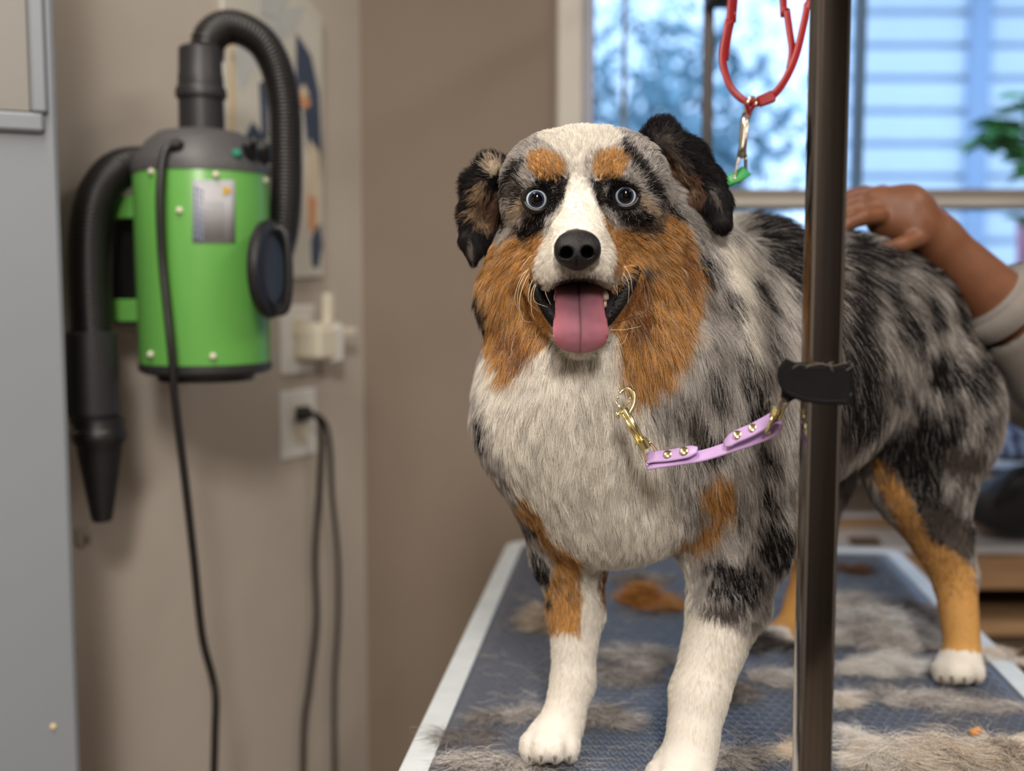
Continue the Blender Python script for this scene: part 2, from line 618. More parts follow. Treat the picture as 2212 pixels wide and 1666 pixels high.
def bar(px, w, m, y=.07, z0=None):
    p = on_back(px, 300, -y)
    MB().box((p[0], WY + y, ((z0 or wz0) + zt)/2), (w, .010, (zt - (z0 or wz0))/2), bevel=.002).build('mullion', m, win)
bar(1272, .010, mat('mullion_violet', srgb(120, 130, 165), .5), .10)
bar(1347, .0035, mat('mullion_tan', srgb(150, 140, 128), .5), .08, rz)
bar(1852, .010, mat('mullion_blue', srgb(110, 135, 165), .5), .09, rz)
for za, zb in ((wz0, rz - rh), (rz + rh, zt)):
    MB().box(((wx0 + wx1)/2, WY + .055, (za + zb)/2), ((wx1 - wx0)/2, .002, (zb - za)/2)).build('pane', m_glass, win)

# ------------------------------------------------------------------ outside
def outside_ground():
    g = MB().box((4, 16, -.35), (30, 13.7, .1)).build('ground', add_noise(mat('yard', srgb(120, 126, 122), .9), .6, .25))
    g['kind'] = 'structure'
outside_ground()
m_bark = add_noise(mat('bark', srgb(86, 82, 84), .9), 8, .3)
m_leafA = add_noise(mat('leaf_blue', srgb(168, 198, 208), .55, spec=.6), 2.2, .45)
m_leafB = add_noise(mat('leaf_deep', srgb(132, 164, 174), .6, spec=.6), 2.2, .45)
m_leafG = add_noise(mat('leaf_green', srgb(80, 150, 84), .5), 9, .25)

def leaf_cloud(n, cen, ext, size, r):
    """many small leaf blades in a crown"""
    g_ = r.normal(size=(n, 3)); g_ *= (r.random(n)**.4 / np.linalg.norm(g_, axis=1))[:, None]
    c = cen + g_ * ext * .92
    u = r.normal(size=(n, 3)); u /= np.linalg.norm(u, axis=1)[:, None]
    w = np.cross(u, r.normal(size=(n, 3))); w /= np.linalg.norm(w, axis=1)[:, None]
    s = size * (.6 + .8 * r.random(n))[:, None]
    V = np.stack([c - u*s, c + w*s*.45, c + u*s, c - w*s*.45], 1).reshape(-1, 3)
    return V, np.arange(4*n).reshape(-1, 4)
tr_rng = np.random.default_rng(21)
TREES = [(-1.15, 9.0, 2.5, 1.15, 'A'), (1.3, 9.3, 2.2, 1.15, 'B'), (3.75, 10.4, 2.6, 1.15, 'A'), (6.6, 11.5, 2.2, 1.3, 'B'), (1.7, 14.0, 3.2, 2.2, 'A')]
TL = ['tree with thin blue-green foliage outside the window, leftmost behind the wall edge',
      'tree with darker foliage outside the window beside the left window frame',
      'tree outside the window behind the red leash loop',
      'small tree outside the window behind the steel pole',
      'tall pale tree farther back behind the other trees']
for i, (tx, ty, tz, tr_, k) in enumerate(TREES):
    t = thing('tree', (tx, ty, -.25), TL[i], 'tree', 'trees outside the window')
    V, Fq = leaf_cloud(900, np.array([tx, ty, tz]), np.array([tr_, tr_, tr_*1.25]), .11, tr_rng)
    tri_mesh_obj('foliage', V, Fq, m_leafA if k == 'A' else m_leafB, t)
    mb = MB().tube(spline([(tx, ty, -.25), (tx+.05, ty, .8), (tx-.04, ty, tz*.8), (tx+.08, ty, tz+.6)], 5), [.09]*15 + [.04], 10)
    for b in range(5):
        a = b*1.3; z = .9 + b*.35
        mb.tube([(tx, ty, z), (tx+.5*math.cos(a), ty+.35*math.sin(a), z+.5), (tx+.8*math.cos(a), ty+.5*math.sin(a), z+1.1)], [.035, .022, .01], 7)
    mb.build('trunk', m_bark, t, smooth=True)

# building with pale horizontal boards
m_board = add_noise(mat('pale_boards', srgb(226, 232, 236), .6), 1.5, .08)
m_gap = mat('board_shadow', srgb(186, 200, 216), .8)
bx0 = 2.05
hs = thing('neighbour_house', (4.5, 7.2, -.25), 'pale house clad in horizontal boards outside the right part of the window', 'building')
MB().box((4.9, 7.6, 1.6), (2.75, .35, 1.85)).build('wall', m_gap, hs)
brd = None
for k in range(17):
    z = .02 + k*.205
    if brd is None:
        brd = MB().box((4.9, 7.22, z), (2.78, .03, .085), bevel=.008).build('siding_board', m_board, hs)
    else:
        o = brd.copy(); COL.objects.link(o); o.location.z = k*.205
m_pv = mat('panel_bluegrey', srgb(160, 178, 200), .6)
for px_ in (2.95, 4.25):
    MB().box((px_, 7.17, 1.6), (.07, .03, 1.85), bevel=.008).build('post', m_pv, hs)
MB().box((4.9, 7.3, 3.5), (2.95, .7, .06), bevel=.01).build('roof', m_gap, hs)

# shrub with green leaves right of the pole, close to the pane
pl = thing('shrub', tuple(on_plane(2240, 1100, (0, 2.75, 0), np.array([0, 1.0, 0]))), 'green leafy shrub outside the right side of the window', 'shrub')
mbs = MB(); first = None
def leaf_at(p, a, tilt, s):
    global first
    pts = []
    n = 7
    for i in range(n):
        t = i/(n-1); w = math.sin(math.pi*min(t*.95+.04, 1))**.8 * .36
        pts.append((t, w))
    vs, fs = [], []
    for t, w in pts:
        vs += [(t, -w, -.10*t*t + .05*abs(w)), (t, 0, -.10*t*t), (t, w, -.10*t*t + .05*abs(w))]
    for i in range(n-1):
        for j in (0, 1):
            fs.append((i*3+j, i*3+j+1, i*3+j+4, i*3+j+3))
    if first is None:
        first = mesh_obj('leaf', vs, fs, m_leafG, pl); o = first
    else:
        o = first.copy(); COL.objects.link(o)
    o.matrix_parent_inverse = pl.matrix_world.inverted()
    o.rotation_euler = (random.uniform(-.5, .5), tilt, a); o.scale = (s, s, s); o.location = p
yy = 2.75
def pp(x, y): return on_plane(x, y, (0, yy, 0), np.array([0, 1.0, 0]))
stems = [[(2260,1000),(2240,600),(2225,380),(2215,200)], [(2240,420),(2200,320),(2150,300),(2125,295)], [(2230,300),(2200,270),(2170,262)], [(2280,700),(2235,390),(2212,330)]]
bpy.context.view_layer.update()
for st in stems:
    pts = spline([pp(*q) for q in st], 6)
    mbs.tube(pts, .006, 6)
    for p in pts[4::1]:
        for _k in range(2):
            leaf_at(tuple(p), random.uniform(0, 6.28), random.uniform(-.6, .6), random.uniform(.05, .08))
mbs.build('stem', m_leafG, pl, smooth=True)
# pink and blue tubs seen low through the right of the lower pane
q = on_plane(2212, 530, (0, 3.1, 0), np.array([0, 1.0, 0]))
tb = thing('pink_bin', (q[0] + .02, 3.1, .9), 'pink bin outside the lower pane behind the person\'s arm', 'bin')
MB().lathe([(.045, -.5), (.062, 0.02), (.067, .08), (.062, .085)], (q[0] + .045, 3.1, q[2]), (0, 0, 1), 24).build('tub', mat('pink_plastic', srgb(190, 120, 140), .4), tb, smooth=True)
# ================================================================== THE DOG
def C(x0, y0, d0, r0, x1, y1, d1, r1, k=0.02):
    return ('c', P(x0, y0, d0), P(x1, y1, d1), r0, r1, k)
def E(x, y, d, rx, ry, rd, k=0.02, roll=0.0):
    R = CAMR
    if roll:
        c, s = math.cos(math.radians(roll)), math.sin(math.radians(roll))
        R = CAMR @ np.array([[c, -s, 0], [s, c, 0], [0, 0, 1.0]])
    return ('e', P(x, y, d), (rx, ry, rd), R, k)

body_prims = [
    # trunk
    C(1262, 905, .965, .083, 1420, 860, 1.02, .105, .03),
    C(1420, 860, 1.02, .105, 1640, 805, 1.11, .118, .03),
    C(1640, 805, 1.11, .116, 1790, 750, 1.19, .110, .03),
    C(1790, 750, 1.19, .108, 1895, 705, 1.25, .088, .03),
    C(1300, 1030, .97, .064, 1560, 960, 1.05, .085, .04),
    E(1330, 1085, .975, .058, .050, .06, .03),
    E(1620, 560, 1.12, .05, .035, .06, .03),
    # neck and mane
    C(1290, 520, .985, .076, 1330, 760, .99, .098, .03),
    C(1375, 560, 1.01, .080, 1530, 790, 1.05, .108, .03),
    C(1240, 650, .965, .064, 1245, 880, .96, .080, .03),
    # shoulder, near foreleg (image right)
    C(1560, 960, 1.00, .062, 1590, 1130, .995, .050, .03),
    C(1585, 1130, .995, .046, 1575, 1290, .985, .0335, .02),
    C(1575, 1290, .985, .032, 1510, 1500, .96, .0235, .01),
    C(1510, 1500, .96, .0235, 1492, 1620, .947, .0225, .01),
    # other foreleg (image left)
    C(1225, 1010, .99, .052, 1232, 1180, 1.01, .036, .02),
    C(1232, 1180, 1.01, .032, 1243, 1320, 1.01, .0245, .01),
    C(1243, 1320, 1.01, .0235, 1238, 1470, 1.0, .0178, .01),
    C(1238, 1470, 1.0, .0178, 1215, 1560, .992, .0195, .01),
    # near hind leg (image right)
    E(2000, 880, 1.2, .070, .088, .085, .04, -15),
    C(1955, 880, 1.2, .075, 1985, 1030, 1.19, .052, .03),
    C(1985, 1030, 1.19, .048, 2062, 1240, 1.205, .0235, .02),
    C(2062, 1240, 1.205, .0225, 2080, 1405, 1.19, .0185, .01),
    # far hind leg, seen behind the pole
    C(1800, 900, 1.30, .06, 1765, 1040, 1.31, .036, .03),
    C(1765, 1040, 1.31, .034, 1752, 1220, 1.37, .021, .02),
    C(1752, 1220, 1.37, .020, 1715, 1345, 1.355, .0185, .01),
    # skull
    E(1263, 425, .925, .0665, .052, .075, .02),
    C(1200, 400, .90, .036, 1325, 395, .90, .036, .02),
    C(1158, 570, .935, .034, 1370, 562, .935, .035, .025),
    C(1125, 640, .945, .030, 1175, 700, .945, .030, .02),
    C(1410, 640, .945, .030, 1370, 700, .945, .030, .02),
    # brow ridges
    C(1165, 385, .868, .015, 1205, 378, .868, .014, .012),
    C(1305, 378, .868, .014, 1348, 378, .868, .015, .012),
    # muzzle
    C(1253, 450, .885, .024, 1248, 520, .825, .0175, .015),
    C(1250, 560, .90, .040, 1246, 568, .835, .026, .015),
    E(1200, 580, .838, .0190, .0180, .026, .010),
    E(1288, 578, .838, .0190, .0180, .026, .010),
    # lower jaw and chin
    C(1256, 650, .90, .034, 1254, 700, .862, .017, .012),
    C(1165, 600, .90, .016, 1215, 690, .868, .013, .012),
    C(1345, 600, .90, .016, 1295, 690, .868, .013, .012),
    # mouth hollow
    ('-e', P(1254, 640, .835), (.0270, .0165, .034), CAMR, .006),
    C(1170, 600, .868, .0065, 1205, 675, .852, .0065, .004),
    C(1352, 592, .868, .0065, 1308, 672, .852, .0065, .004),
    # eye sockets
    ('-e', P(1161, 432, .852), (.0100, .0095, .012), CAMR, .006),
    ('-e', P(1349, 424, .852), (.0100, .0095, .012), CAMR, .006),
]

def paw(x, y, d, s, yaw=0.0):
    """pad of a foot with four toes; x,y,d = centre of the foot, s = half width in metres"""
    px = s / d * FPX
    pr = [E(x, y - 0.10 * px, d, s * .86, s * .62, s * 1.05, .012)]
    for t, (u, dd, r) in enumerate([(-.66, -.30, .36), (-.23, -.62, .40), (.23, -.62, .40), (.66, -.30, .36)]):
        pr.append(E(x + u * px + yaw * dd * px, y + .20 * px, d + dd * s * 1.15, s * r, s * .50, s * .62, .0035))
    return pr
body_prims += paw(1190, 1602, .985, .0265, .15)
body_prims += paw(1470, 1668, .945, .0290, .15)
body_prims += paw(2070, 1440, 1.185, .0270, .05)
body_prims += paw(1695, 1375, 1.345, .0270, .3)

gx = grid_axis(-.07, .63, .0042, (-.02, .20, .0022))
gy = grid_axis(.74, 1.53, .0042, (.76, 1.0, .0024))
gz = grid_axis(.846, 1.45, .0042, (1.17, 1.42, .0022))
BV, BQ = implicit_mesh(body_prims, (gx, gy, gz))
BV[:, 2] = np.maximum(BV[:, 2], TABLE_Z + .0012)

# ---------------------------------------------------------------- coat pattern
WHITE = np.array(srgb(238, 232, 221)[:3]); CREAM = np.array(srgb(214, 196, 172)[:3])
TAN = np.array(srgb(210, 158, 90)[:3]); RUST = np.array(srgb(152, 100, 56)[:3])
BLACK = np.array(srgb(30, 27, 29)[:3]); GREY = np.array(srgb(142, 137, 134)[:3])
SILVER = np.array(srgb(206, 200, 194)[:3]); BROWN = np.array(srgb(110, 82, 66)[:3])
TAUPE = np.array(srgb(98, 90, 84)[:3]); HAZEL = np.array(srgb(160, 136, 108)[:3])
COLS = {'W': WHITE, 'C': CREAM, 'T': TAN, 'R': RUST, 'K': BLACK, 'G': GREY, 'S': SILVER, 'B': BROWN, 'U': TAUPE, 'H': HAZEL}

def el(cx, cy, rx, ry, ang=0, n=14):
    a = math.radians(ang)
    return [(cx + rx*math.cos(t)*math.cos(a) - ry*math.sin(t)*math.sin(a),
             cy + rx*math.cos(t)*math.sin(a) + ry*math.sin(t)*math.cos(a)) for t in np.linspace(0, 2*math.pi, n, endpoint=False)]

# (colour, outline, nearest depth, farthest depth, raggedness px): each marking is a block of space the coat passes through
MARKS = [
    # --- trunk
    ('K', [(1590,465),(1680,445),(1765,450),(1770,740),(1738,715),(1700,640),(1655,575),(1615,530)], .9, 2, 8),
    ('U', [(1780,560),(1860,560),(1870,760),(1890,930),(1820,960),(1780,900)], .93, 1.4, 14),
    ('K', [(1790,440),(1850,470),(1870,560),(1850,640),(1880,760),(1905,860),(1870,930),(1820,900),(1790,820)], .93, 1.3, 10),
    ('K', el(1905, 640, 22, 75, -22), .93, 1.3, 10),
    ('K', el(1880, 545, 55, 18, 25), .93, 1.3, 10),
    ('K', el(1965, 560, 60, 14, 30), .93, 1.3, 10),
    ('K', el(1985, 640, 20, 50, -25), .93, 1.3, 8),
    ('K', el(2020, 770, 34, 60, -25), .93, 1.3, 8),
    ('K', el(2095, 795, 34, 52, -10), .93, 1.3, 8),
    ('K', el(2050, 650, 18, 60, -20), .93, 1.3, 8),
    ('K', [(1905,930),(1960,880),(2040,850),(2075,900),(2050,960),(2040,1030),(1990,1050),(1940,1020),(1900,990)], .93, 1.3, 10),
    ('K', el(1990, 1010, 42, 48), .93, 1.3, 7),
    ('K', el(2035, 1075, 18, 14, 20), .93, 1.3, 5),
    ('K', el(2062, 1115, 10, 20, -30), .93, 1.3, 5),
    ('K', el(2100, 1040, 10, 14), .93, 1.3, 5),
    ('U', el(2070, 1170, 30, 60, -10), .93, 1.3, 8),
    ('K', el(1945, 690, 13, 60, -28), .93, 1.3, 9), ('K', el(1925, 800, 14, 46, -25), .93, 1.3, 9),  # from here to the silver tuft: extra dark markings painting the flank's shade
    ('K', el(1985, 850, 14, 44, -30), .93, 1.3, 9), ('K', el(2065, 880, 16, 40, -20), .93, 1.3, 9),
    ('K', el(2120, 900, 12, 40, -10), .93, 1.3, 9), ('K', el(2040, 560, 40, 14, 40), .93, 1.3, 9),
    ('U', el(2080, 980, 50, 40, -10), .93, 1.3, 14), ('U', el(2030, 1120, 36, 50, -20), .93, 1.3, 12),
    ('S', el(1865, 510, 26, 16, 10), .93, 1.3, 9),
    # --- neck and shoulder, image right
    ('S', [(1490,480),(1590,490),(1650,590),(1735,720),(1740,1000),(1640,820),(1600,760),(1560,640)], .9, 1.2, 10),
    ('W', [(1530,500),(1580,500),(1600,640),(1625,820),(1590,760),(1560,640)], .9, 1.1, 8),
    ('S', [(1620,560),(1660,600),(1735,750),(1735,860),(1690,770),(1655,680)], .9, 1.1, 8),
    ('K', [(1600,462),(1680,445),(1770,450),(1775,750),(1738,722),(1702,645),(1660,580),(1622,530)], .9, 2, 6),
    ('K', el(1612, 600, 9, 58, -24), .9, 1.1, 5),
    ('K', el(1650, 720, 8, 60, -10), .9, 1.1, 5),
    ('K', el(1556, 640, 13, 46, -12), .9, 1.1, 6),
    ('K', el(1590, 760, 15, 52, -8), .9, 1.1, 7),
    ('K', el(1628, 800, 10, 50, -6), .9, 1.1, 6),
    ('K', el(1540, 805, 14, 40, -10), .9, 1.1, 8),
    ('U', el(1470, 860, 30, 46, -35), .9, 1.1, 12),
    ('U', el(1505, 905, 20, 24), .9, 1.1, 8),
    ('K', el(1608, 890, 24, 28, -15), .9, 1.1, 7),
    ('K', el(1650, 960, 16, 50, -20), .9, 1.1, 9),
    ('K', el(1672, 1160, 40, 62, -10), .9, 1.1, 9),
    ('K', el(1655, 1060, 12, 44, -10), .9, 1.1, 9),
    ('W', [(1330,840),(1380,850),(1420,930),(1470,1010),(1500,1050),(1490,1110),(1400,1200),(1330,1200)], .8, 1.1, 14),
    ('S', [(1420,960),(1500,960),(1520,1040),(1480,1100),(1440,1050)], .8, 1.1, 14),
    ('K', el(1582, 1065, 11, 24), .9, 1.1, 5),
    ('K', el(1592, 1118, 9, 16), .9, 1.1, 5),
    ('T', [(1540,1000),(1580,1010),(1585,1070),(1560,1130),(1530,1175),(1490,1190),(1462,1178),(1468,1148),(1505,1140),(1535,1090),(1505,1070),(1500,1045)], .8, 1.1, 7),
    # --- chest
    ('W', [(1080,720),(1150,720),(1320,770),(1350,800),(1365,860),(1440,1000),(1460,1100),(1460,1180),(1430,1240),(1330,1250),(1240,1215),(1150,1120),(1105,1030),(1065,900),(1048,790)], .7, 1.1, 9),
    ('W', [(1400,1190),(1495,1200),(1505,1300),(1600,1365),(1680,1330),(1680,1720),(1360,1720)], .85, 1.06, 5),
    ('K', el(1565, 1215, 46, 17, 4), .85, 1.06, 7),
    ('K', el(1545, 1265, 14, 14), .85, 1.06, 5),
    ('K', el(1590, 1262, 12, 16), .85, 1.06, 5),
    ('U', el(1560, 1310, 45, 22, 10), .85, 1.06, 10),
    ('T', [(1105,1040),(1150,1080),(1190,1150),(1255,1200),(1250,1372),(1182,1372),(1172,1270),(1200,1220),(1150,1140),(1110,1080)], .9, 1.1, 5),
    ('W', [(1252,1190),(1345,1210),(1330,1400),(1252,1400)], .9, 1.1, 5),
    ('W', [(1100,1368),(1400,1368),(1400,1720),(1080,1720)], .9, 1.08, 3),
    ('R', el(1308, 1265, 18, 42, 5), .9, 1.1, 6),
    ('K', el(1167, 1222, 20, 17, 20), .9, 1.1, 4),
    ('K', el(1186, 1290, 9, 13), .9, 1.1, 4),
    ('K', el(1140, 1125, 11, 18, -30), .9, 1.1, 6),
    # --- hind legs
    ('T', [(1872,975),(1912,985),(1975,1085),(2010,1165),(2095,1215),(2160,1440),(2030,1440),(2005,1300),(1925,1110)], 1.05, 1.26, 9),
    ('T', [(1670,1040),(1800,1000),(1810,1420),(1640,1420)], 1.25, 1.6, 6),
    ('W', [(1990,1400),(2140,1412),(2160,1500),(1980,1500)], 1.05, 1.27, 3),
    ('W', [(1600,1345),(1700,1355),(1760,1440),(1600,1440)], 1.25, 1.6, 4),
    # --- head
    ('S', [(1110,330),(1180,290),(1200,330),(1150,350),(1120,380)], .8, 1.02, 6),
    ('S', [(1330,290),(1390,310),(1440,380),(1470,450),(1500,520),(1470,520),(1430,450),(1400,400),(1360,330)], .8, 1.02, 5),
    ('T', [(1040,560),(1052,505),(1095,515),(1130,480),(1160,490),(1185,510),(1165,560),(1158,610),(1170,650),(1190,700),(1160,740),(1130,790),(1095,810),(1075,760),(1048,700)], .8, 1.02, 6),
    ('T', [(1290,455),(1322,490),(1360,490),(1400,470),(1440,448),(1470,480),(1495,560),(1498,640),(1480,720),(1450,790),(1370,860),(1335,800),(1325,740),(1345,680),(1370,600),(1330,590),(1318,530)], .8, 1.03, 6),
    ('R', [(1370,590),(1400,600),(1400,700),(1345,740),(1330,700),(1355,650)], .8, 1.03, 6),
    ('R', el(1470, 560, 14, 60, -8), .8, 1.03, 8),
    ('R', el(1120, 730, 26, 50, -20), .8, 1.03, 8),
    ('K', el(1050, 650, 12, 48, -5), .8, 1.05, 5),
    ('T', el(1183, 362, 42, 30, 20), .8, 1.02, 4),
    ('T', el(1316, 360, 38, 34, -20), .8, 1.02, 4),
    ('K', el(1110, 385, 17, 42, 35), .8, 1.02, 5),
    ('K', el(1372, 350, 14, 52, -38), .8, 1.02, 5),
    ('K', el(1405, 400, 13, 34, -35), .8, 1.02, 4),
    ('K', el(1440, 440, 10, 40, -35), .8, 1.02, 5),
    ('K', [(1040,560),(1050,500),(1075,450),(1095,440),(1105,470),(1080,510)], .8, 1.03, 5),
    ('K', el(1167, 434, 38, 32, 10), .8, 1.0, 3),
    ('K', [(1205,385),(1228,385),(1232,415),(1205,450),(1195,420)], .8, 1.0, 4),
    ('K', [(1275,385),(1300,395),(1312,440),(1300,450),(1285,420)], .8, 1.0, 4),
    ('K', el(1347, 426, 38, 32, -10), .8, 1.0, 3),
    ('K', el(1183, 399, 34, 11, 8), .8, 1.0, 6), ('K', el(1325, 395, 34, 10, -6), .8, 1.0, 6),
    ('U', el(1118, 412, 20, 16, 30), .8, 1.0, 8), ('K', el(1120, 440, 12, 22, 20), .8, 1.0, 6), ('K', el(1392, 446, 16, 16, 30), .8, 1.0, 6),
    ('K', el(1152, 485, 34, 20, -30), .8, 1.0, 4),
    ('U', el(1376, 475, 50, 20, 14), .8, 1.0, 6),
    ('K', el(1372, 470, 36, 12, 14), .8, 1.0, 5),
    ('C', el(1120, 450, 12, 26, 30), .8, 1.0, 4),
    ('C', el(1395, 440, 12, 26, -40), .8, 1.0, 4),
    ('W', [(1165,300),(1200,262),(1310,262),(1345,300),(1325,318),(1290,330),(1262,350),(1262,385),(1280,425),(1296,460),(1316,510),(1326,560),(1322,610),(1300,640),(1190,640),(1160,615),(1155,580),(1168,540),(1190,490),(1208,455),(1224,420),(1230,385),(1222,345),(1200,330)], .7, 1.0, 3),
    ('T', [(1290,650),(1345,600),(1352,740),(1300,745)], .8, 1.0, 4), ('T', [(1150,610),(1195,660),(1200,740),(1150,740)], .8, 1.0, 4),
    ('S', el(1245, 600, 46, 18), .7, .9, 7),  # this grey and the taupe below it paint the shading under the nose
    ('U', el(1245, 610, 32, 11), .7, .9, 7),
    ('W', [(1195,690),(1315,690),(1345,790),(1180,790)], .8, 1.0, 6),
    ('U', el(1385, 580, 12, 16), .7, .93, 4),
]

def in_poly(x, y, poly):
    c = np.zeros(len(x), bool)
    n = len(poly)
    for i in range(n):
        x0, y0 = poly[i]; x1, y1 = poly[(i+1) % n]
        if y0 == y1: continue
        m = ((y0 > y) != (y1 > y)) & (x < (x1-x0)*(y-y0)/(y1-y0) + x0)
        c ^= m
    return c

def coat(Q, jitter=1.0, r=None, mix=True):
    """base colour of the coat, rear flank shade painted in, at the points Q (fixed to the dog's own body)"""
    r = r or rng
    n = len(Q)
    px, py, d = proj(Q)
    n1 = (vnoise(Q, 160) - .5) * 2; n2 = (vnoise(Q + 9.1, 160) - .5) * 2
    m1 = (vnoise(Q + 3.3, 45) - .5) * 2; m2 = (vnoise(Q + 5.7, 45) - .5) * 2
    u1, u2 = r.normal(size=n), r.normal(size=n)
    # merle ground: smoky streaks, rear flank darkened to stand for its shade
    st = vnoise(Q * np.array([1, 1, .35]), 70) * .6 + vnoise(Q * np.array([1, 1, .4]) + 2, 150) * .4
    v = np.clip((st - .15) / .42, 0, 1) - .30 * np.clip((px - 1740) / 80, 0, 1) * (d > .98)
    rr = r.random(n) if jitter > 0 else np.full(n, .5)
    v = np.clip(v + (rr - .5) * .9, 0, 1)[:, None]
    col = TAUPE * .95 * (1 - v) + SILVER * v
    big = vnoise(Q + 11.3, 22)
    col = np.where(((big > .80) & (rr < .8))[:, None], BLACK, col)
    for tok, poly, d0, d1, rag in MARKS:
        jx = px + jitter * rag * (.7*n1 + .7*m1 + .75*u1)
        jy = py + jitter * rag * (.7*n2 + .7*m2 + .75*u2)
        xs = [q[0] for q in poly]; ys = [q[1] for q in poly]
        cand = (d > d0) & (d < d1) & (jx > min(xs)) & (jx < max(xs)) & (jy > min(ys)) & (jy < max(ys))
        ii = np.nonzero(cand)[0]
        if len(ii) == 0: continue
        ii = ii[in_poly(jx[ii], jy[ii], poly)]
        q_ = r.random(len(ii))
        c_ = np.broadcast_to(COLS[tok], (len(ii), 3)).copy()
        if mix:
            if tok == 'K':
                c_[q_ < .22] = TAUPE * .55; c_[q_ < .07] = SILVER * .8
            elif tok in 'TR':
                c_[q_ < .24] = COLS['R']; c_[q_ < .10] = BROWN * .55; c_[q_ > .86] = COLS['C'] * .95
            elif tok == 'W':
                c_[q_ < .03] = SILVER
            elif tok == 'S':
                c_[q_ < .25] = GREY; c_[q_ < .10] = TAUPE * .7
        col[ii] = c_
    return col

# ---------------------------------------------------------------- how the coat lies: x,y,d, direction (right, down, away), length mm, lift
LIE = np.array([
    (1248,480,.83, 0,-1,.4, 6,.16), (1248,505,.81, .0,-.8,.5, 4,.14),
    (1262,430,.87, 0,-1,.3, 6,.2), (1262,350,.87, 0,-1,.5, 9,.25), (1262,290,.91, 0,-.6,1, 11,.35),
    (1180,360,.87, -.4,-.8,.3, 8,.3), (1345,355,.87, .4,-.8,.3, 8,.3),
    (1120,350,.90, -.9,-.3,.6, 12,.35), (1400,350,.90, .8,-.2,.6, 12,.35),
    (1110,430,.90, -.8,.5,.5, 12,.25), (1415,430,.90, .9,.5,.5, 12,.25),
    (1170,490,.86, -.8,.4,.5, 5,.2), (1335,485,.86, .8,.4,.5, 5,.2),
    (1230,430,.86, -.2,-.8,.2, 4,.2), (1290,430,.86, .2,-.8,.2, 4,.2),
    (1190,560,.83, -.5,.5,.6, 6,.2), (1300,560,.83, .5,.5,.6, 6,.2),
    (1210,610,.82, -.2,1,.0, 5,.3), (1280,610,.82, .2,1,.0, 5,.3), (1246,600,.81, 0,1,.0, 5,.35),
    (1100,540,.91, -.7,.7,.5, 15,.3), (1400,540,.91, .6,.6,.5, 15,.3),
    (1080,640,.92, -.35,1,.4, 22,.3), (1430,640,.92, .3,1,.4, 22,.3),
    (1130,720,.91, .0,1,.1, 24,.3), (1390,740,.91, .05,1,.1, 26,.3),
    (1340,650,.89, .3,.9,.2, 12,.3), (1180,660,.89, -.3,.9,.2, 12,.3),
    (1254,740,.87, 0,1,.1, 18,.25), (1254,800,.88, 0,1,.1, 22,.22),
    (1150,850,.9, -.1,1,.1, 24,.2), (1280,950,.87, 0,1,.1, 22,.14), (1160,1000,.93, .1,1,.1, 18,.18),
    (1330,1150,.93, .1,1,.3, 16,.15), (1060,850,.98, -.2,1,.3, 22,.25), (1100,1000,1.0, .1,1,.3, 18,.2),
    (1400,950,.88, .1,1,.1, 24,.2), (1530,620,.95, .2,1,.4, 34,.15), (1620,650,1.0, .4,1,.3, 36,.12),
    (1520,850,.93, .15,1,.1, 32,.18), (1680,850,1.0, .2,1,.2, 34,.15), (1580,1000,.92, .35,1,.2, 24,.2),
    (1500,1060,.92, .2,1,.1, 18,.22), (1660,1120,.98, .25,1,.3, 20,.2), (1570,1250,.94, .25,1,.2, 15,.22),
    (1540,1400,.94, -.12,1,.1, 8,.16), (1500,1550,.93, -.1,1,.1, 7,.14), (1470,1650,.92, -.1,1,-.1, 5,.12),
    (1200,1200,.98, .2,1,.1, 13,.2), (1240,1400,.98, 0,1,.1, 8,.16), (1220,1530,.97, -.1,1,.0, 7,.14),
    (1190,1610,.95, -.1,1,-.2, 5,.12),
    (1660,500,1.1, .8,.3,.5, 26,.35), (1780,620,1.1, .5,1,.4, 32,.15), (1880,500,1.2, .8,.4,.5, 28,.35),
    (1900,700,1.14, .5,1,.2, 34,.14), (2000,800,1.14, .5,1,.2, 32,.14), (2080,760,1.2, .7,.9,.4, 26,.2),
    (2150,900,1.22, .25,1,.2, 24,.2), (1930,920,1.13, .3,1,.2, 28,.15), (2040,1000,1.13, .2,1,.2, 20,.16),
    (2110,1100,1.2, -.1,1,.2, 14,.18), (1930,1100,1.15, .3,1,.2, 9,.15), (2060,1230,1.17, .2,1,.1, 7,.14),
    (2080,1370,1.17, 0,1,.1, 5,.12), (2070,1440,1.15, 0,1,-.2, 5,.12), (1740,1150,1.33, -.1,1,.2, 8,.15),
    (1700,1370,1.32, -.3,1,-.1, 5,.12), (1700,1050,1.1, .3,1,.3, 22,.15), (1850,950,1.2, .3,1,.3, 22,.15),
])
LIE_P = np.array([P(*r[:3]) for r in LIE])
LIE_D = LIE[:, 3:6] @ CAMR.T
LIE_D /= np.linalg.norm(LIE_D, axis=1)[:, None]

def lie_at(Q):
    D = np.zeros((len(Q), 3)); L = np.zeros(len(Q)); F = np.zeros(len(Q)); W = np.zeros(len(Q))
    for p, dd, row in zip(LIE_P, LIE_D, LIE):
        w = 1.0 / (((Q - p) ** 2).sum(1) + 1e-4) ** 2.2
        D += w[:, None] * dd; L += w * row[6] * .001; F += w * row[7]; W += w
    D /= np.linalg.norm(D, axis=1)[:, None] + 1e-9
    return D, L / W, F / W

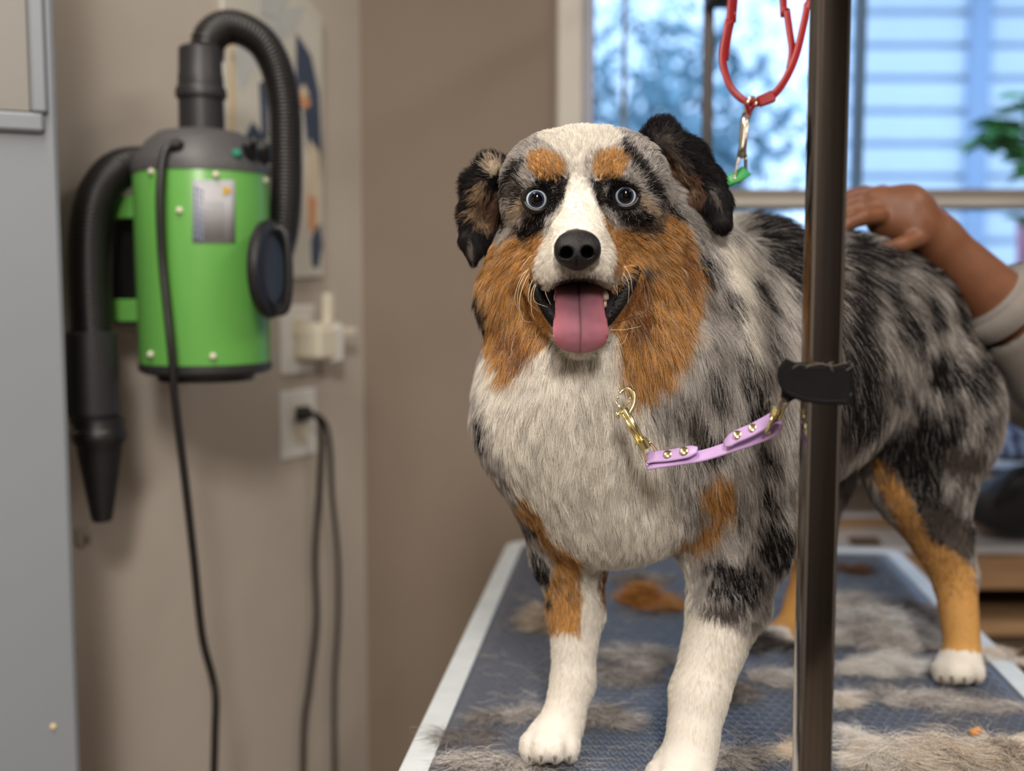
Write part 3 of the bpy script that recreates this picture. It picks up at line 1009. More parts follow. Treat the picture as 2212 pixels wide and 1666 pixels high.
def sample_surface(V, Tq, n, weight=None):
    """random points on quads; returns points, smooth normals"""
    T = np.vstack([Tq[:, [0, 1, 2]], Tq[:, [0, 2, 3]]]) if Tq.shape[1] == 4 else Tq
    a, b, c = V[T[:, 0]], V[T[:, 1]], V[T[:, 2]]
    cr = np.cross(b - a, c - a)
    area = np.linalg.norm(cr, axis=1) * .5
    VN = np.zeros_like(V)
    for i in range(3): np.add.at(VN, T[:, i], cr)
    VN /= np.linalg.norm(VN, axis=1)[:, None] + 1e-12
    w = area.copy()
    if weight is not None:
        w = w * weight((a + b + c) / 3, VN[T[:, 0]])
    pick = rng.choice(len(T), n, p=w / w.sum())
    r1, r2 = rng.random(n), rng.random(n)
    m = r1 + r2 > 1
    r1[m], r2[m] = 1 - r1[m], 1 - r2[m]
    Q = a[pick] + r1[:, None]*(b[pick]-a[pick]) + r2[:, None]*(c[pick]-a[pick])
    N = (1-r1-r2)[:, None]*VN[T[pick, 0]] + r1[:, None]*VN[T[pick, 1]] + r2[:, None]*VN[T[pick, 2]]
    N /= np.linalg.norm(N, axis=1)[:, None] + 1e-12
    return Q, N

def grow(Q, N, D, L, lift, col, K=5, clump=.55, csize=.006, rad=.00013, wild=.12, droop=.15):
    """hair strands from roots Q: returns points, radii, colours"""
    n = len(Q)
    D = D + rng.normal(size=(n, 3)) * wild
    Tn = D - N * (D * N).sum(1)[:, None]
    Tn /= np.linalg.norm(Tn, axis=1)[:, None] + 1e-9
    cen, crnd = clumps(Q, csize)
    hz = (hash3(np.floor(cen * 1e5).astype(int)[:, :3], 4) - .5)
    Bn = np.cross(N, Tn)
    Tn = Tn + Bn * (hz * .55)[:, None]
    Tn /= np.linalg.norm(Tn, axis=1)[:, None] + 1e-9
    L = L * (.65 + .5 * rng.random(n))
    lf = lift * (.6 + .8 * crnd)
    pts = np.zeros((n, K, 3)); pts[:, 0] = Q - N * .0008
    cur = Q - N * .0008
    for i in range(1, K):
        s = i / (K - 1)
        d = Tn * (.55 + .45 * s) + N * (lf * (1.5 - 1.35 * s))[:, None] * 1.6
        d[:, 2] -= droop * s
        d /= np.linalg.norm(d, axis=1)[:, None]
        cur = cur + d * (L / (K - 1))[:, None]
        off = (cen - Q)
        off = off - N * (off * N).sum(1)[:, None]
        pts[:, i] = cur + off * (clump * s ** 1.3)
    prof = np.array([1.0, .95, .85, .62, .18, .1, .1])[:K]
    R = rad * prof[None, :] * (.75 + .5 * rng.random(n))[:, None]
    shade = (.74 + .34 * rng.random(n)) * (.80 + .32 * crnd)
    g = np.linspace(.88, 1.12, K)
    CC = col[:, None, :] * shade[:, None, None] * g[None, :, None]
    return pts, R, np.clip(CC, 0, .95)

fur_mat = hair_mat('dog_hair')
skin_mat = vcol_mat('dog_skin', .75)

dog = thing('dog', (.24, 1.1, TABLE_Z),
            'merle sheepdog with blue eyes and open mouth standing on the grooming table', 'dog')
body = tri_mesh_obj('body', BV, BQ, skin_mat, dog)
smooth_mod = body.modifiers.new('relax', 'SMOOTH'); smooth_mod.factor = .5; smooth_mod.iterations = 2
bodyBVH = BVHTree.FromPolygons([Vector(v) for v in BV], [tuple(map(int, q)) for q in BQ])

def hit(px, py, tree=None):
    r = ray(px, py)
    h = (tree or bodyBVH).ray_cast(Vector(CAM), Vector(r / np.linalg.norm(r)))
    if h[0] is None: return None, None
    return np.array(h[0]), np.array(h[1])

def set_vcol(o, Vc):
    a = o.data.attributes.new('col', 'FLOAT_COLOR', 'POINT')
    c4 = np.ones((len(Vc), 4), np.float32); c4[:, :3] = Vc
    a.data.foreach_set('color', c4.ravel())

MOUTH = [(1188,622),(1312,620),(1326,632),(1346,596),(1366,590),(1360,625),(1340,668),(1308,712),(1205,712),(1168,665),(1152,604),(1166,602),(1182,632)]
EYES = [(1161, 432, -1), (1349, 424, 1)]
def bare(Q):
    """places where no hair grows: eyes, nose, mouth, lips"""
    px, py, d = proj(Q)
    m = np.zeros(len(Q), bool)
    for ex, ey, s in EYES:
        m |= (np.hypot(px - ex, (py - ey) * 1.05) < 25.5) & (d < .93)
    m |= (np.hypot((px - 1247) / 49, (py - 536) / 41) < 1) & (d < .86)
    m |= in_poly(px, py, MOUTH) & (d < .92)
    m |= in_poly(px, py, [(1196,612),(1246,626),(1300,612),(1312,640),(1300,735),(1210,735),(1190,640)]) & (d > .845) & (d < .93)
    return m

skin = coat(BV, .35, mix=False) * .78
bm_ = bare(BV)
_px, _py, _pd = proj(BV)
for ex, ey, s in EYES:
    skin[(np.hypot(_px - ex, _py - ey) < 44) & (_pd < .93)] *= .45
skin[bm_] = np.array(srgb(26, 20, 21)[:3])
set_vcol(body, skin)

camdir = lambda Q: (CAM - Q) / np.linalg.norm(CAM - Q, axis=1)[:, None]
def w_body(Cn, Nn):
    f = (Nn * camdir(Cn)).sum(1)
    px, py, d = proj(Cn)
    w = np.where(f > -.25, 1.0, .30)
    head = (Cn[:, 2] > 1.19) & (Cn[:, 1] < .99)
    w = w * np.where(head, 3.6, 1.0) * np.where(d > 1.12, .45, 1.0)
    w = w * np.where((np.hypot(px - 1254, py - 470) < 120) & (d < .93), 1.9, 1.0)
    leg = Cn[:, 2] < 1.02
    w = w * np.where(leg & ~head, 1.5, 1.0)
    w = w * np.where((py > 1700) & (d < 1.1), .3, 1.0)
    return w

NH = 540000
Q, N = sample_surface(BV, BQ, NH, w_body)
keep = ~bare(Q) & (Q[:, 2] > TABLE_Z + .002)
Q, N = Q[keep], N[keep]
D, L, lift = lie_at(Q)
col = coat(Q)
_, _, dq = proj(Q)
pxq, pyq, _ = proj(Q)
# eyelid and lip surroundings stay short
for ex, ey, s in EYES:
    rr = np.hypot(pxq - ex, pyq - ey)
    near = (rr < 55) & (dq < .95)
    L[near] *= np.clip((rr[near] - 15) / 40, .4, 1)
    lift[near] = np.maximum(lift[near], .42)
    L[near] = np.maximum(L[near], .0036)
    away = np.stack([(pxq - ex), (pyq - ey), 0*pxq], 1)
    away /= np.linalg.norm(away, axis=1)[:, None] + 1e-9
    aw = (away @ CAMR.T)
    D[near] = D[near] * .3 + aw[near]
mp = np.array(MOUTH); mc = mp.mean(0)
near_m = in_poly(pxq, pyq, [tuple(mc + (p - mc)*np.array([1.28, 1.25])) for p in mp]) & (dq < .93)
L[near_m] = np.minimum(L[near_m], .0035)
short = L < .010
face = (Q[:, 2] > 1.19) & (Q[:, 1] < .99)
L = np.where(Q[:, 2] < TABLE_Z + .02, np.minimum(L, .004), L)
far = np.clip((dq - 1.0) / .3, 0, 1)
sets = []
for msk, cs, cl, rd, wl in ((short, .0035, .25, .000085, .12), (~short & face, .0050, .36, .000095, .15), (~short & ~face, .0075, .38, .00012, .12)):
    if msk.sum() == 0: continue
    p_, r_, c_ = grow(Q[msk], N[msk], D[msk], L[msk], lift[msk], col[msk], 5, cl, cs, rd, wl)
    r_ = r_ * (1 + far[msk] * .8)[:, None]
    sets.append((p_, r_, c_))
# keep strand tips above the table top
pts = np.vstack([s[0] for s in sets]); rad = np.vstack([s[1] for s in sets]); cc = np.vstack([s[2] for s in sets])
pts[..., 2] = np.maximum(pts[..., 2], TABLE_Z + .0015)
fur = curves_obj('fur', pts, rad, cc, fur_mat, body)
fur['kind'] = 'stuff'
# ================================================================== DOG: ears, eyes, nose, mouth
def sdf_part(name, prims, step, m, parent, pad=.006):
    lo = np.full(3, 1e9); hi = -lo
    for p in prims:
        if p[0][0] == '-': continue
        if p[0][-1] == 'c':
            r = max(p[3], p[4]); lo = np.minimum(lo, np.minimum(p[1], p[2]) - r); hi = np.maximum(hi, np.maximum(p[1], p[2]) + r)
        else:
            r = max(p[2]); lo = np.minimum(lo, p[1] - r); hi = np.maximum(hi, p[1] + r)
    ax = [np.arange(l - pad, h + pad, step) for l, h in zip(lo, hi)]
    V, Fq = implicit_mesh(prims, ax)
    return tri_mesh_obj(name, V, Fq, m, parent), V, Fq

EAR_R = [C(1392,325,.955,.011, 1430,292,.95,.0125,.006), C(1430,292,.95,.0125, 1490,338,.948,.013,.006),
         C(1490,338,.948,.0125, 1530,392,.944,.012,.006), C(1530,392,.944,.012, 1550,440,.938,.0115,.006),
         C(1550,440,.938,.0115, 1560,482,.932,.0085,.006), C(1400,340,.965,.016, 1450,430,.972,.013,.006),
         C(1430,340,.962,.011, 1500,400,.962,.010,.006), C(1450,400,.966,.012, 1505,430,.960,.010,.006),
         C(1448,448,.958,.0085, 1512,438,.948,.0085,.006), C(1465,378,.952,.0040, 1505,392,.945,.0035,.004)]
EAR_L = [C(1100,372,.955,.009, 1060,368,.95,.0105,.006), C(1060,368,.95,.0105, 1030,402,.946,.0105,.006),
         C(1030,402,.946,.0105, 1016,455,.942,.0085,.006), C(1016,455,.942,.0085, 1012,520,.936,.0075,.005),
         C(1012,520,.936,.0075, 1022,562,.934,.0045,.005), C(1075,395,.965,.012, 1060,470,.962,.010,.006),
         C(1040,430,.958,.009, 1045,480,.955,.008,.006), C(1030,500,.940,.0085, 1028,540,.936,.0075,.005),
         C(1050,470,.955,.008, 1050,530,.945,.006,.006)]
EAR_MARKS_R = [('K', [(1340,240),(1640,240),(1640,560),(1340,560)], .5, 2, 2),
    ('U', el(1440, 310, 30, 20, 30), .5, 2, 10), ('B', [(1412,335),(1460,340),(1500,375),(1518,420),(1500,448),(1450,440),(1425,400)], .5, .966, 4),
    ('B', el(1470,400,10,10), .5, 2, 4), ('B', [(1396,338),(1440,325),(1488,352),(1514,392),(1524,430),(1500,452),(1455,450),(1408,410)], .5, 2, 5), ('U', el(1475, 350, 22, 7, 50), .5, 2, 4),
    ('H', el(1480, 400, 30, 11, 12), .5, 2, 6), ('H', el(1470,365,20,6,50), .5,2,4), ('U', el(1470, 440, 14, 6, 0), .5, 2, 3), ('U', el(1545, 425, 6, 26, -30), .5, 2, 4)]
EAR_MARKS_L = [('K', [(940,300),(1140,300),(1140,640),(940,640)], .5, 2, 2),
    ('C', el(1066, 362, 18, 18, 0), .5, 2, 5), ('B', [(1030,410),(1090,400),(1085,480),(1050,500),(1020,470)], .5, 2, 3),
    ('H', el(1038, 412, 15, 24, 40), .5, 2, 7), ('H', el(1028, 462, 22, 11, 10), .5, 2, 6), ('H', el(1044, 486, 14, 12, 10), .5, 2, 5), ('U', el(1016, 540, 6, 24, 0), .5, 2, 3)]
LIE_ER = [(1400,300,.95, .1,-1,-.1, 9,.5), (1430,280,.95, .3,-1,0, 9,.5), (1490,325,.945, .8,-.5,0, 9,.4), (1535,390,.94, .8,.2,0, 8,.3),
          (1562,470,.93, .3,1,0, 7,.15), (1545,430,.925, .2,1,0, 7,.15), (1470,350,.94, .8,.8,0, 11,.25), (1450,400,.96, .7,.5,0, 5,.2), (1440,360,.95, .7,.6,0, 6,.2),
          (1490,400,.94, 1,-.1,0, 11,.3), (1480,445,.94, .2,1,0, 7,.2)]
LIE_EL = [(1095,350,.95, 0,-1,-.1, 10,.5), (1062,350,.95, -.2,-1,0, 11,.6), (1030,385,.945, -.7,-.6,0, 11,.45), (1008,440,.94, -.8,.2,0, 8,.3),
          (1005,520,.93, -.1,1,0, 6,.12), (1022,560,.93, .2,1,0, 6,.12), (1045,410,.94, -.7,.8,0, 12,.3), (1070,440,.955, -.6,.5,0, 8,.2),
          (1035,460,.94, -1,.1,0, 12,.3), (1048,490,.94, -.3,.9,0, 9,.2)]
global_marks = MARKS
def lie_from(rows, Q):
    global LIE, LIE_P, LIE_D
    s = (LIE, LIE_P, LIE_D)
    LIE = np.array(rows, float); LIE_P = np.array([P(*r[:3]) for r in LIE])
    LIE_D = LIE[:, 3:6] @ CAMR.T; LIE_D = LIE_D / np.linalg.norm(LIE_D, axis=1)[:, None]
    out = lie_at(Q)
    LIE, LIE_P, LIE_D = s
    return out
for prims, mk, rows, nh in ((EAR_R, EAR_MARKS_R, LIE_ER, 15000), (EAR_L, EAR_MARKS_L, LIE_EL, 10000)):
    ear, V, Fq = sdf_part('ear', prims, .0016, skin_mat, dog)
    MARKS = mk
    set_vcol(ear, coat(V, .4, mix=False) * .6)
    q, n = sample_surface(V, Fq, nh)
    d_, l_, f_ = lie_from(rows, q)
    p_, r_, c_ = grow(q, n, d_, l_, f_, coat(q, mix=False), 5, .55, .0035, .00011, .14)
    e = curves_obj('fur', p_, r_, c_, fur_mat, ear); e['kind'] = 'stuff'
MARKS = global_marks

# ---- eyes
m_pale = add_noise(mat('iris_pale', srgb(170, 186, 198), .2, spec=.4, Coat_Weight=.8, Coat_Roughness=.02), 900, .10)
m_slate = add_noise(mat('iris_slate', srgb(40, 48, 72), .3, spec=.2, Coat_Weight=.3, Coat_Roughness=.02), 1500, .5)
m_black = mat('pupil_black', srgb(3, 4, 6), .03, spec=.35)
m_lid = mat('eyelid', srgb(18, 14, 15), .38, spec=.4)
ER = .0104
def cap(Cn, A, r, t0, t1, n=40, rings=10):
    """part of a sphere between polar angles t0..t1 round axis A"""
    prof = [(r*math.sin(t), r*math.cos(t)) for t in np.linspace(t0, t1, rings)]
    return MB().lathe(prof, Cn, A, n)
for (ex, ey, s) in EYES:
    ce = P(ex + s*1.5, ey, .8670)
    A = (CAM + np.array([0, 0, .05])) - ce; A /= np.linalg.norm(A)
    A = A + RT * (.05 * s); A /= np.linalg.norm(A)
    eye = cap(ce, A, ER, .0005, math.pi - .001, 40, 28).build('eye', m_pale, dog, smooth=True)
    cap(ce, A, ER + .00012, .001, .635, 40, 10).build('iris', m_slate, eye, smooth=True)
    cap(ce, A, ER + .00024, .001, .47, 40, 8).build('pupil', m_black, eye, smooth=True)
    cap(ce, A, ER + .00010, .86, 1.2, 40, 4).build('iris_rim', mat('iris_rim', srgb(60, 56, 60), .2), eye, smooth=True)
    # lids: an almond ring hugging the ball
    ring = []
    for t in np.linspace(0, 2*math.pi, 40, endpoint=False):
        w = .0098*math.cos(t); h = .0090*math.sin(t)
        h *= .90 if h > 0 else 1.02
        if math.cos(t)*s < 0: w *= 1.14
        z = math.sqrt(max(ER**2 - min(w*w + h*h, .95*ER**2), 0)) * .80
        ring.append(ce + RT*w + UP*h - FW*(z + .0006))
    MB().tube(ring, [.0030 if math.sin(t) > -.1 else .0024 for t in np.linspace(0, 2*math.pi, 40, endpoint=False)], 10, closed=True).build('eyelid', m_lid, eye, smooth=True)

# ---- nose
m_nose = add_noise(mat('nose_leather', srgb(20, 18, 19), .36, spec=.28), 400, .12, .8, bump_scale=1100, dist=.0008, detail=2)
nose_prims = [E(1247, 527, .807, .0148, .0105, .014, .006), E(1222, 543, .800, .0086, .0100, .011, .006),
              E(1273, 541, .800, .0086, .0100, .011, .006), E(1247, 556, .803, .0080, .0095, .010, .008),
              E(1247, 545, .797, .0060, .0100, .008, .006),
              ('-e', P(1224, 545, .789), (.0046, .0043, .017), CAMR, .0016),
              ('-c', P(1226, 551, .790), P(1211, 553, .793), .0024, .0013, .0012),
              ('-e', P(1269, 544, .789), (.0046, .0043, .017), CAMR, .0016),
              ('-c', P(1268, 550, .790), P(1284, 550, .793), .0019, .0010, .0012),
              ('-c', P(1246, 556, .7885), P(1245, 585, .797), .0006, .0008, .0008)]
nose, _, _ = sdf_part('nose', nose_prims, .00065, m_nose, dog)

# ---- tongue
m_tongue = vcol_mat('tongue', .28)
_b = m_tongue.node_tree.nodes['Principled BSDF']
_b.inputs['Specular IOR Level'].default_value = .5
_b.inputs['Subsurface Weight'].default_value = .15; _b.inputs['Subsurface Scale'].default_value = .004
_bp = m_tongue.node_tree.nodes.new('ShaderNodeBump'); _nn = m_tongue.node_tree.nodes.new('ShaderNodeTexNoise')
_nn.inputs['Scale'].default_value = 260; _nn.inputs['Detail'].default_value = 6; _bp.inputs['Strength'].default_value = .6; _bp.inputs['Distance'].default_value = .0012
m_tongue.node_tree.links.new(_nn.outputs['Fac'], _bp.inputs['Height']); m_tongue.node_tree.links.new(_bp.outputs['Normal'], _b.inputs['Normal'])
sec = spline([(1250,596,.885,46), (1250,612,.858,50), (1250,632,.842,53), (1251,655,.834,53), (1252,676,.829,54), (1253,693,.826,58),
              (1254,714,.8245,60.5), (1254,732,.826,58.5), (1254,746,.829,51), (1254,756,.833,38), (1254,761,.8365,20), (1254,762.5,.838,6)], 5)
nu = 25
vs, fs, vc = [], [], []
for i, (x, y, d, w) in enumerate(sec):
    s_ = i / (len(sec)-1)
    for side in (0, 1):
        for j in range(nu):
            u = -1 + 2*j/(nu-1)
            th = .0034 * math.sqrt(max(1-u**4, 0)) * (1.0 if s_ < .9 else .8)
            groove = .0026 * math.exp(-(u/.055)**2) * (1 - .5*s_) + .0010*math.exp(-(u/.3)**2)
            curl = -.0022 * (abs(u)**3) * (1 if side == 0 else 1)
            dd = d - (th - groove + curl) if side == 0 else d + th*.8 - curl
            vs.append(P(x + u*w + .8*math.sin(s_*5), y, dd))
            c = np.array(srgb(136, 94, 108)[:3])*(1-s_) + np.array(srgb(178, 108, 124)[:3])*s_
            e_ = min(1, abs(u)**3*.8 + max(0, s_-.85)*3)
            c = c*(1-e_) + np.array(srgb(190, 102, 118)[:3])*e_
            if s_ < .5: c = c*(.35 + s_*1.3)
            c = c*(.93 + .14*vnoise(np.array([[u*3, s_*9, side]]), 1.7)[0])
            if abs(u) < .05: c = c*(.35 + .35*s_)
            vc.append(c)
m2 = 2*nu
for i in range(len(sec)-1):
    for j in range(nu-1):
        fs.append((i*m2+j, i*m2+j+1, (i+1)*m2+j+1, (i+1)*m2+j))
        fs.append((i*m2+nu+j, (i+1)*m2+nu+j, (i+1)*m2+nu+j+1, i*m2+nu+j+1))
    fs.append((i*m2, (i+1)*m2, (i+1)*m2+nu, i*m2+nu)); fs.append((i*m2+nu-1, i*m2+m2-1, (i+1)*m2+m2-1, (i+1)*m2+nu-1))
k = (len(sec)-1)*m2
for j in range(nu-1): fs.append((k+j, k+j+1, k+nu+j+1, k+nu+j))
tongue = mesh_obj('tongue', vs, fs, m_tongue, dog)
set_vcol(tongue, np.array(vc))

# ---- lips, teeth
m_lip = add_noise(mat('lip_black', srgb(8, 6, 7), .3, spec=.3), 500, .1, .8, bump_scale=500, dist=.002)
for path in ([(1156,594,.868),(1160,618,.862),(1172,645,.857),(1186,668,.853),(1200,688,.851),(1216,702,.852),(1250,708,.856)],
             [(1374,578,.872),(1366,602,.864),(1352,628,.858),(1338,650,.854),(1322,672,.851),(1304,692,.850),(1284,704,.853),(1252,708,.856)]):
    pts = spline([P(*q) for q in path], 7)
    mb = MB().tube(pts, [.0026 + .0022*math.sin(math.pi*i/(len(pts)-1)) for i in range(len(pts))], 10)
    cen = P(1254, 640, .85)
    for i in range(4, len(pts)-6, 1):
        o_ = pts[i] - cen; o_ /= np.linalg.norm(o_)
        c_ = pts[i] + o_*.0047 + np.array([0, 0, -.0002])
        mb.tube([c_ - o_*.003, c_ + o_*.0014], [.0014, .0007], 6)
    mb.build('lip', m_lip, dog, smooth=True)
m_gum = mat('mouth_dark', srgb(22, 15, 17), .35)
for path in ([(1176,606,.872),(1190,640,.862),(1206,668,.858)], [(1346,600,.872),(1328,640,.862),(1306,668,.858)]):
    MB().tube(spline([P(*q) for q in path], 5), .0078, 12).build('gum', m_gum, dog, smooth=True)
m_tooth = mat('tooth', srgb(158, 138, 122), .35)
for tx, ty, tr_ in ((1202, 643, .0022), (1307, 641, .0030), (1204, 658, .0015), (1306, 656, .0018)):
    MB().tube([P(tx, ty-9, .846), P(tx, ty-3, .843), P(tx, ty+5, .842), P(tx, ty+9, .842)], [tr_*.7, tr_, tr_, tr_*.45], 10).build('tooth', m_tooth, dog, smooth=True)

# ---- whiskers
m_whisk = mat('whisker', srgb(226, 206, 176), .35)
m_whisk_d = mat('whisker_dark', srgb(40, 34, 32), .35)
WH = [[(1158,545,.85),(1140,560,.842),(1122,585,.838)], [(1160,556,.85),(1130,600,.838),(1118,640,.836),(1124,690,.84)],
      [(1166,568,.845),(1138,600,.835),(1122,650,.832),(1130,690,.836),(1152,697,.842)], [(1172,580,.84),(1148,610,.832),(1142,650,.83),(1162,672,.836)],
      [(1176,590,.84),(1150,625,.83),(1148,670,.83),(1156,692,.832)], [(1180,600,.838),(1158,615,.83),(1154,650,.83),(1184,664,.834)],
      [(1172,572,.845),(1132,590,.835),(1112,640,.835),(1118,668,.838)], [(1184,606,.836),(1178,630,.83),(1190,660,.832)],
      [(1322,560,.84),(1348,575,.834),(1362,600,.832),(1366,632,.834)], [(1318,570,.84),(1345,590,.832),(1358,615,.83),(1357,655,.834)],
      [(1312,585,.838),(1330,600,.832),(1334,640,.832)], [(1306,596,.836),(1322,612,.83),(1334,635,.83)],
      [(1325,700,.85),(1360,688,.845),(1400,670,.843),(1404,620,.845)], [(1318,713,.85),(1350,712,.845),(1385,705,.845)],
      [(1322,745,.855),(1345,742,.85),(1356,720,.85)]]
for i, w in enumerate(WH):
    pts = spline([P(*q) for q in w], 7)
    MB().tube(pts, list(np.linspace(.00030, .00010, len(pts))), 5).build('whisker', m_whisk_d if i == 12 else m_whisk, dog, smooth=True)

# ---- claws
m_claw = mat('claw', srgb(120, 104, 88), .35)
for (x, y, d, s, yaw) in ((1190,1602,.985,.0265,.15), (1470,1668,.945,.029,.15), (2070,1440,1.185,.027,.05)):
    px = s/d*FPX
    for u, dd in ((-.66,-.30),(-.23,-.62),(.23,-.62),(.66,-.30)):
        c0 = P(x + u*px + yaw*dd*px, y + .42*px, d + dd*s*1.15 - s*.45)
        c0[2] = max(c0[2], TABLE_Z + .006)
        c1 = c0 + np.array([0, -.005, -.004])
        MB().tube([c0, (c0+c1)/2 + np.array([0,-.001,.001]), c1], [.0022, .0018, .0006], 8).build('claw', m_claw, dog, smooth=True)
# ================================================================== GROOMING TABLE
TA = math.radians(6.05)
TU = np.array([math.cos(TA), -math.sin(TA), 0.0])      # across, to the right
TV = np.array([-math.sin(TA), -math.cos(TA), 0.0])     # along, toward the camera
FL = np.array([-.004, 1.805, 0.0])                     # far left corner
TW, TLN = .622, 1.025
def tp(u, v, z): return FL + TU*u + TV*v + np.array([0, 0, z])
def rrect(u0, u1, v0, v1, r, n=6):
    out = []
    for cu, cv, a0 in ((u1-r, v1-r, 0), (u0+r, v1-r, 90), (u0+r, v0+r, 180), (u1-r, v0+r, 270)):
        for k in range(n+1):
            a = math.radians(a0 + 90*k/n)
            out.append((cu + r*math.cos(a), cv + r*math.sin(a)))
    return out
m_mat = add_noise(mat('rubber_mat', srgb(86, 90, 100), .36, spec=.5), 60, .12, .25, bump_scale=1500, dist=.0004)
m_ridge = mat('rubber_ridge', srgb(98, 103, 114), .30, spec=.5)
m_rim = add_noise(mat('white_edge', srgb(206, 212, 212), .4), 30, .07)
m_steel = add_noise(mat('table_steel', (.55, .55, .56, 1), .35, metal=1.0), 40, .05)
gt = thing('grooming_table', tuple(tp(TW/2, TLN/2, 0)), 'grooming table with grey ribbed rubber mat and white metal edge under the dog', 'table')
MB().prism(rrect(.004, TW-.004, .004, TLN-.004, .03), TABLE_Z-.030, TABLE_Z-.0008, FL, TU, TV).build('tabletop', m_mat, gt)
# edge band: closed ring of an L-shaped section
def ring(o0, o1, z0, z1, name, m):
    A = rrect(-.002 + o0, TW + .002 - o0, -.002 + o0, TLN + .002 - o0, .034 - o0*.9 if o0 < .03 else .012)
    B = rrect(-.002 + o1, TW + .002 - o1, -.002 + o1, TLN + .002 - o1, max(.034 - o1, .012))
    n = len(A); vs = []
    for poly, z in ((A, z0), (A, z1 - .0015), ([(a*.93 + b*.07, c*.93 + d*.07) for (a, c), (b, d) in zip(A, B)], z1), (B, z1), (B, z0)):
        vs += [tp(u, v, z) for u, v in poly]
    fs = []
    for k in range(5):
        k2 = (k+1) % 5
        for i in range(n):
            fs.append((k*n+i, k*n+(i+1)%n, k2*n+(i+1)%n, k2*n+i))
    return MB().add(vs, fs).build(name, m, gt, auto=.6)
ring(0, .026, TABLE_Z-.034, TABLE_Z+.0022, 'edge_band', m_rim)
# raised tread of short wavy ribs, only the stretch of mat before the far end is dense enough to tell apart
vs, fs = [], []
rw, rp = .0112, .0122
nu_, nv_ = int(.55/rw), int(.955/rp)
V_, F_ = [], []
prof = [(-.5, -.35), (-.22, .30), (.12, -.18), (.5, .42)]
base = len(V_)
for iv in range(nv_):
    for iu in range(nu_):
        u0 = .034 + (iu + .5 + (.5 if iv % 2 else 0)*1.0) * rw
        v0 = .034 + (iv + .5) * rp
        if u0 > TW - .036: continue
        b = len(V_)
        for (a, c) in prof:
            cu = u0 + a*rw*1.05; cv = v0 + c*rp*1.15
            for dv, dz in ((-.0022, -.0004), (-.0008, .0013), (.0008, .0013), (.0022, -.0004)):
                V_.append(tp(cu, cv + dv, TABLE_Z - .0006 + dz))
        for s_ in range(3):
            for k in range(3):
                F_.append((b+s_*4+k, b+s_*4+k+1, b+(s_+1)*4+k+1, b+(s_+1)*4+k))
tr = tri_mesh_obj('tread_ribs', np.array(V_), np.array(F_), m_ridge, gt)
tr['kind'] = 'stuff'; tr.data.polygons.foreach_set('use_smooth', np.zeros(len(F_), bool))
mb = MB()
for u_ in (.05, TW-.05):
    mb.box(tp(u_, TLN/2, TABLE_Z-.05), (.02, TLN/2-.06, .018), np.stack([TU, TV, np.array([0,0,1.0])], 1))
mb.build('frame', m_steel, gt)
for u_ in (.06, TW-.06):
    for v_ in (.10, TLN-.10):
        MB().tube([tp(u_, v_, TABLE_Z-.05), tp(u_, v_, .02)], .016, 14).tube([tp(u_, v_, .02), tp(u_, v_, 0.0)], .022, 14).build('leg', m_steel, gt, auto=.6)

# ------------------------------------------------------------------ grooming arm: front post, far post, bar between them
m_chrome = add_noise(mat('brushed_steel', (.16, .148, .138, 1), .08, metal=1.0), 12, .16, .03, bump_scale=300, stretch=(30, 30, .6), dist=.0004)
m_chrome_d = add_noise(mat('dark_steel', (.10, .09, .085, 1), .4, metal=.7), 20, .15)
m_blackp = add_noise(mat('black_plastic', srgb(26, 25, 27), .45), 60, .1)
fp = P(1800, 0, .735); fp2 = P(1754, 1666, .735)
pole_xy = np.array([(P(1776, 833, .735))[0], .735])
px_ = pole_xy
def post(name_parent, x, y, hw, z0, z1, m, r=.004, rot=0.0):
    sec_ = []
    for cxx, cyy, a0 in ((hw-r, hw-r, 0), (-(hw-r), hw-r, 90), (-(hw-r), -(hw-r), 180), (hw-r, -(hw-r), 270)):
        for k in range(6):
            a = math.radians(a0 + 90*k/5)
            sec_.append((cxx + r*math.cos(a), cyy + r*math.sin(a)))
    c, s = math.cos(rot), math.sin(rot)
    return MB().prism(sec_, z0, z1, (x, y, 0), (c, s, 0), (-s, c, 0)).build('post', m, name_parent, auto=.9)
arm = thing('grooming_stand', (px_[0], px_[1], TABLE_Z), 'overhead steel stand with a polished square post before the dog', 'stand')
post(arm, px_[0], px_[1], .0112, .70, 1.90, m_chrome, .0035, rot=.02)
q2 = P(1518, 160, 1.80)
post(arm, q2[0], 1.79, .0084, .70, 1.90, m_chrome_d, .003)
bd = np.array([q2[0]-px_[0], 1.79-px_[1], 0]); bl = np.linalg.norm(bd); bd /= bl
MB().box((px_[0]+bd[0]*bl/2, px_[1]+bd[1]*bl/2, 1.892), (.010, bl/2+.02, .010), np.stack([np.cross(bd, [0,0,1.0]), bd, np.array([0,0,1.0])], 1), bevel=.003).build('crossbar', m_chrome, arm)
cb = P(1552, 12, 1.765)
MB().box((cb[0]-.008, 1.765, cb[2]+.012), (.020, .018, .026), bevel=.006).build('clamp', m_blackp, arm)
MB().tube([(cb[0]-.005, 1.74, cb[2]), (cb[0]-.005, 1.715, cb[2])], .011, 12).build('clamp_knob', m_blackp, arm, auto=.6)
for xx, yy_ in ((px_[0], px_[1]), (q2[0], 1.79)):
    MB().box((xx, yy_, .79), (.022, .022, .035), bevel=.005).build('table_clamp', m_blackp, arm)

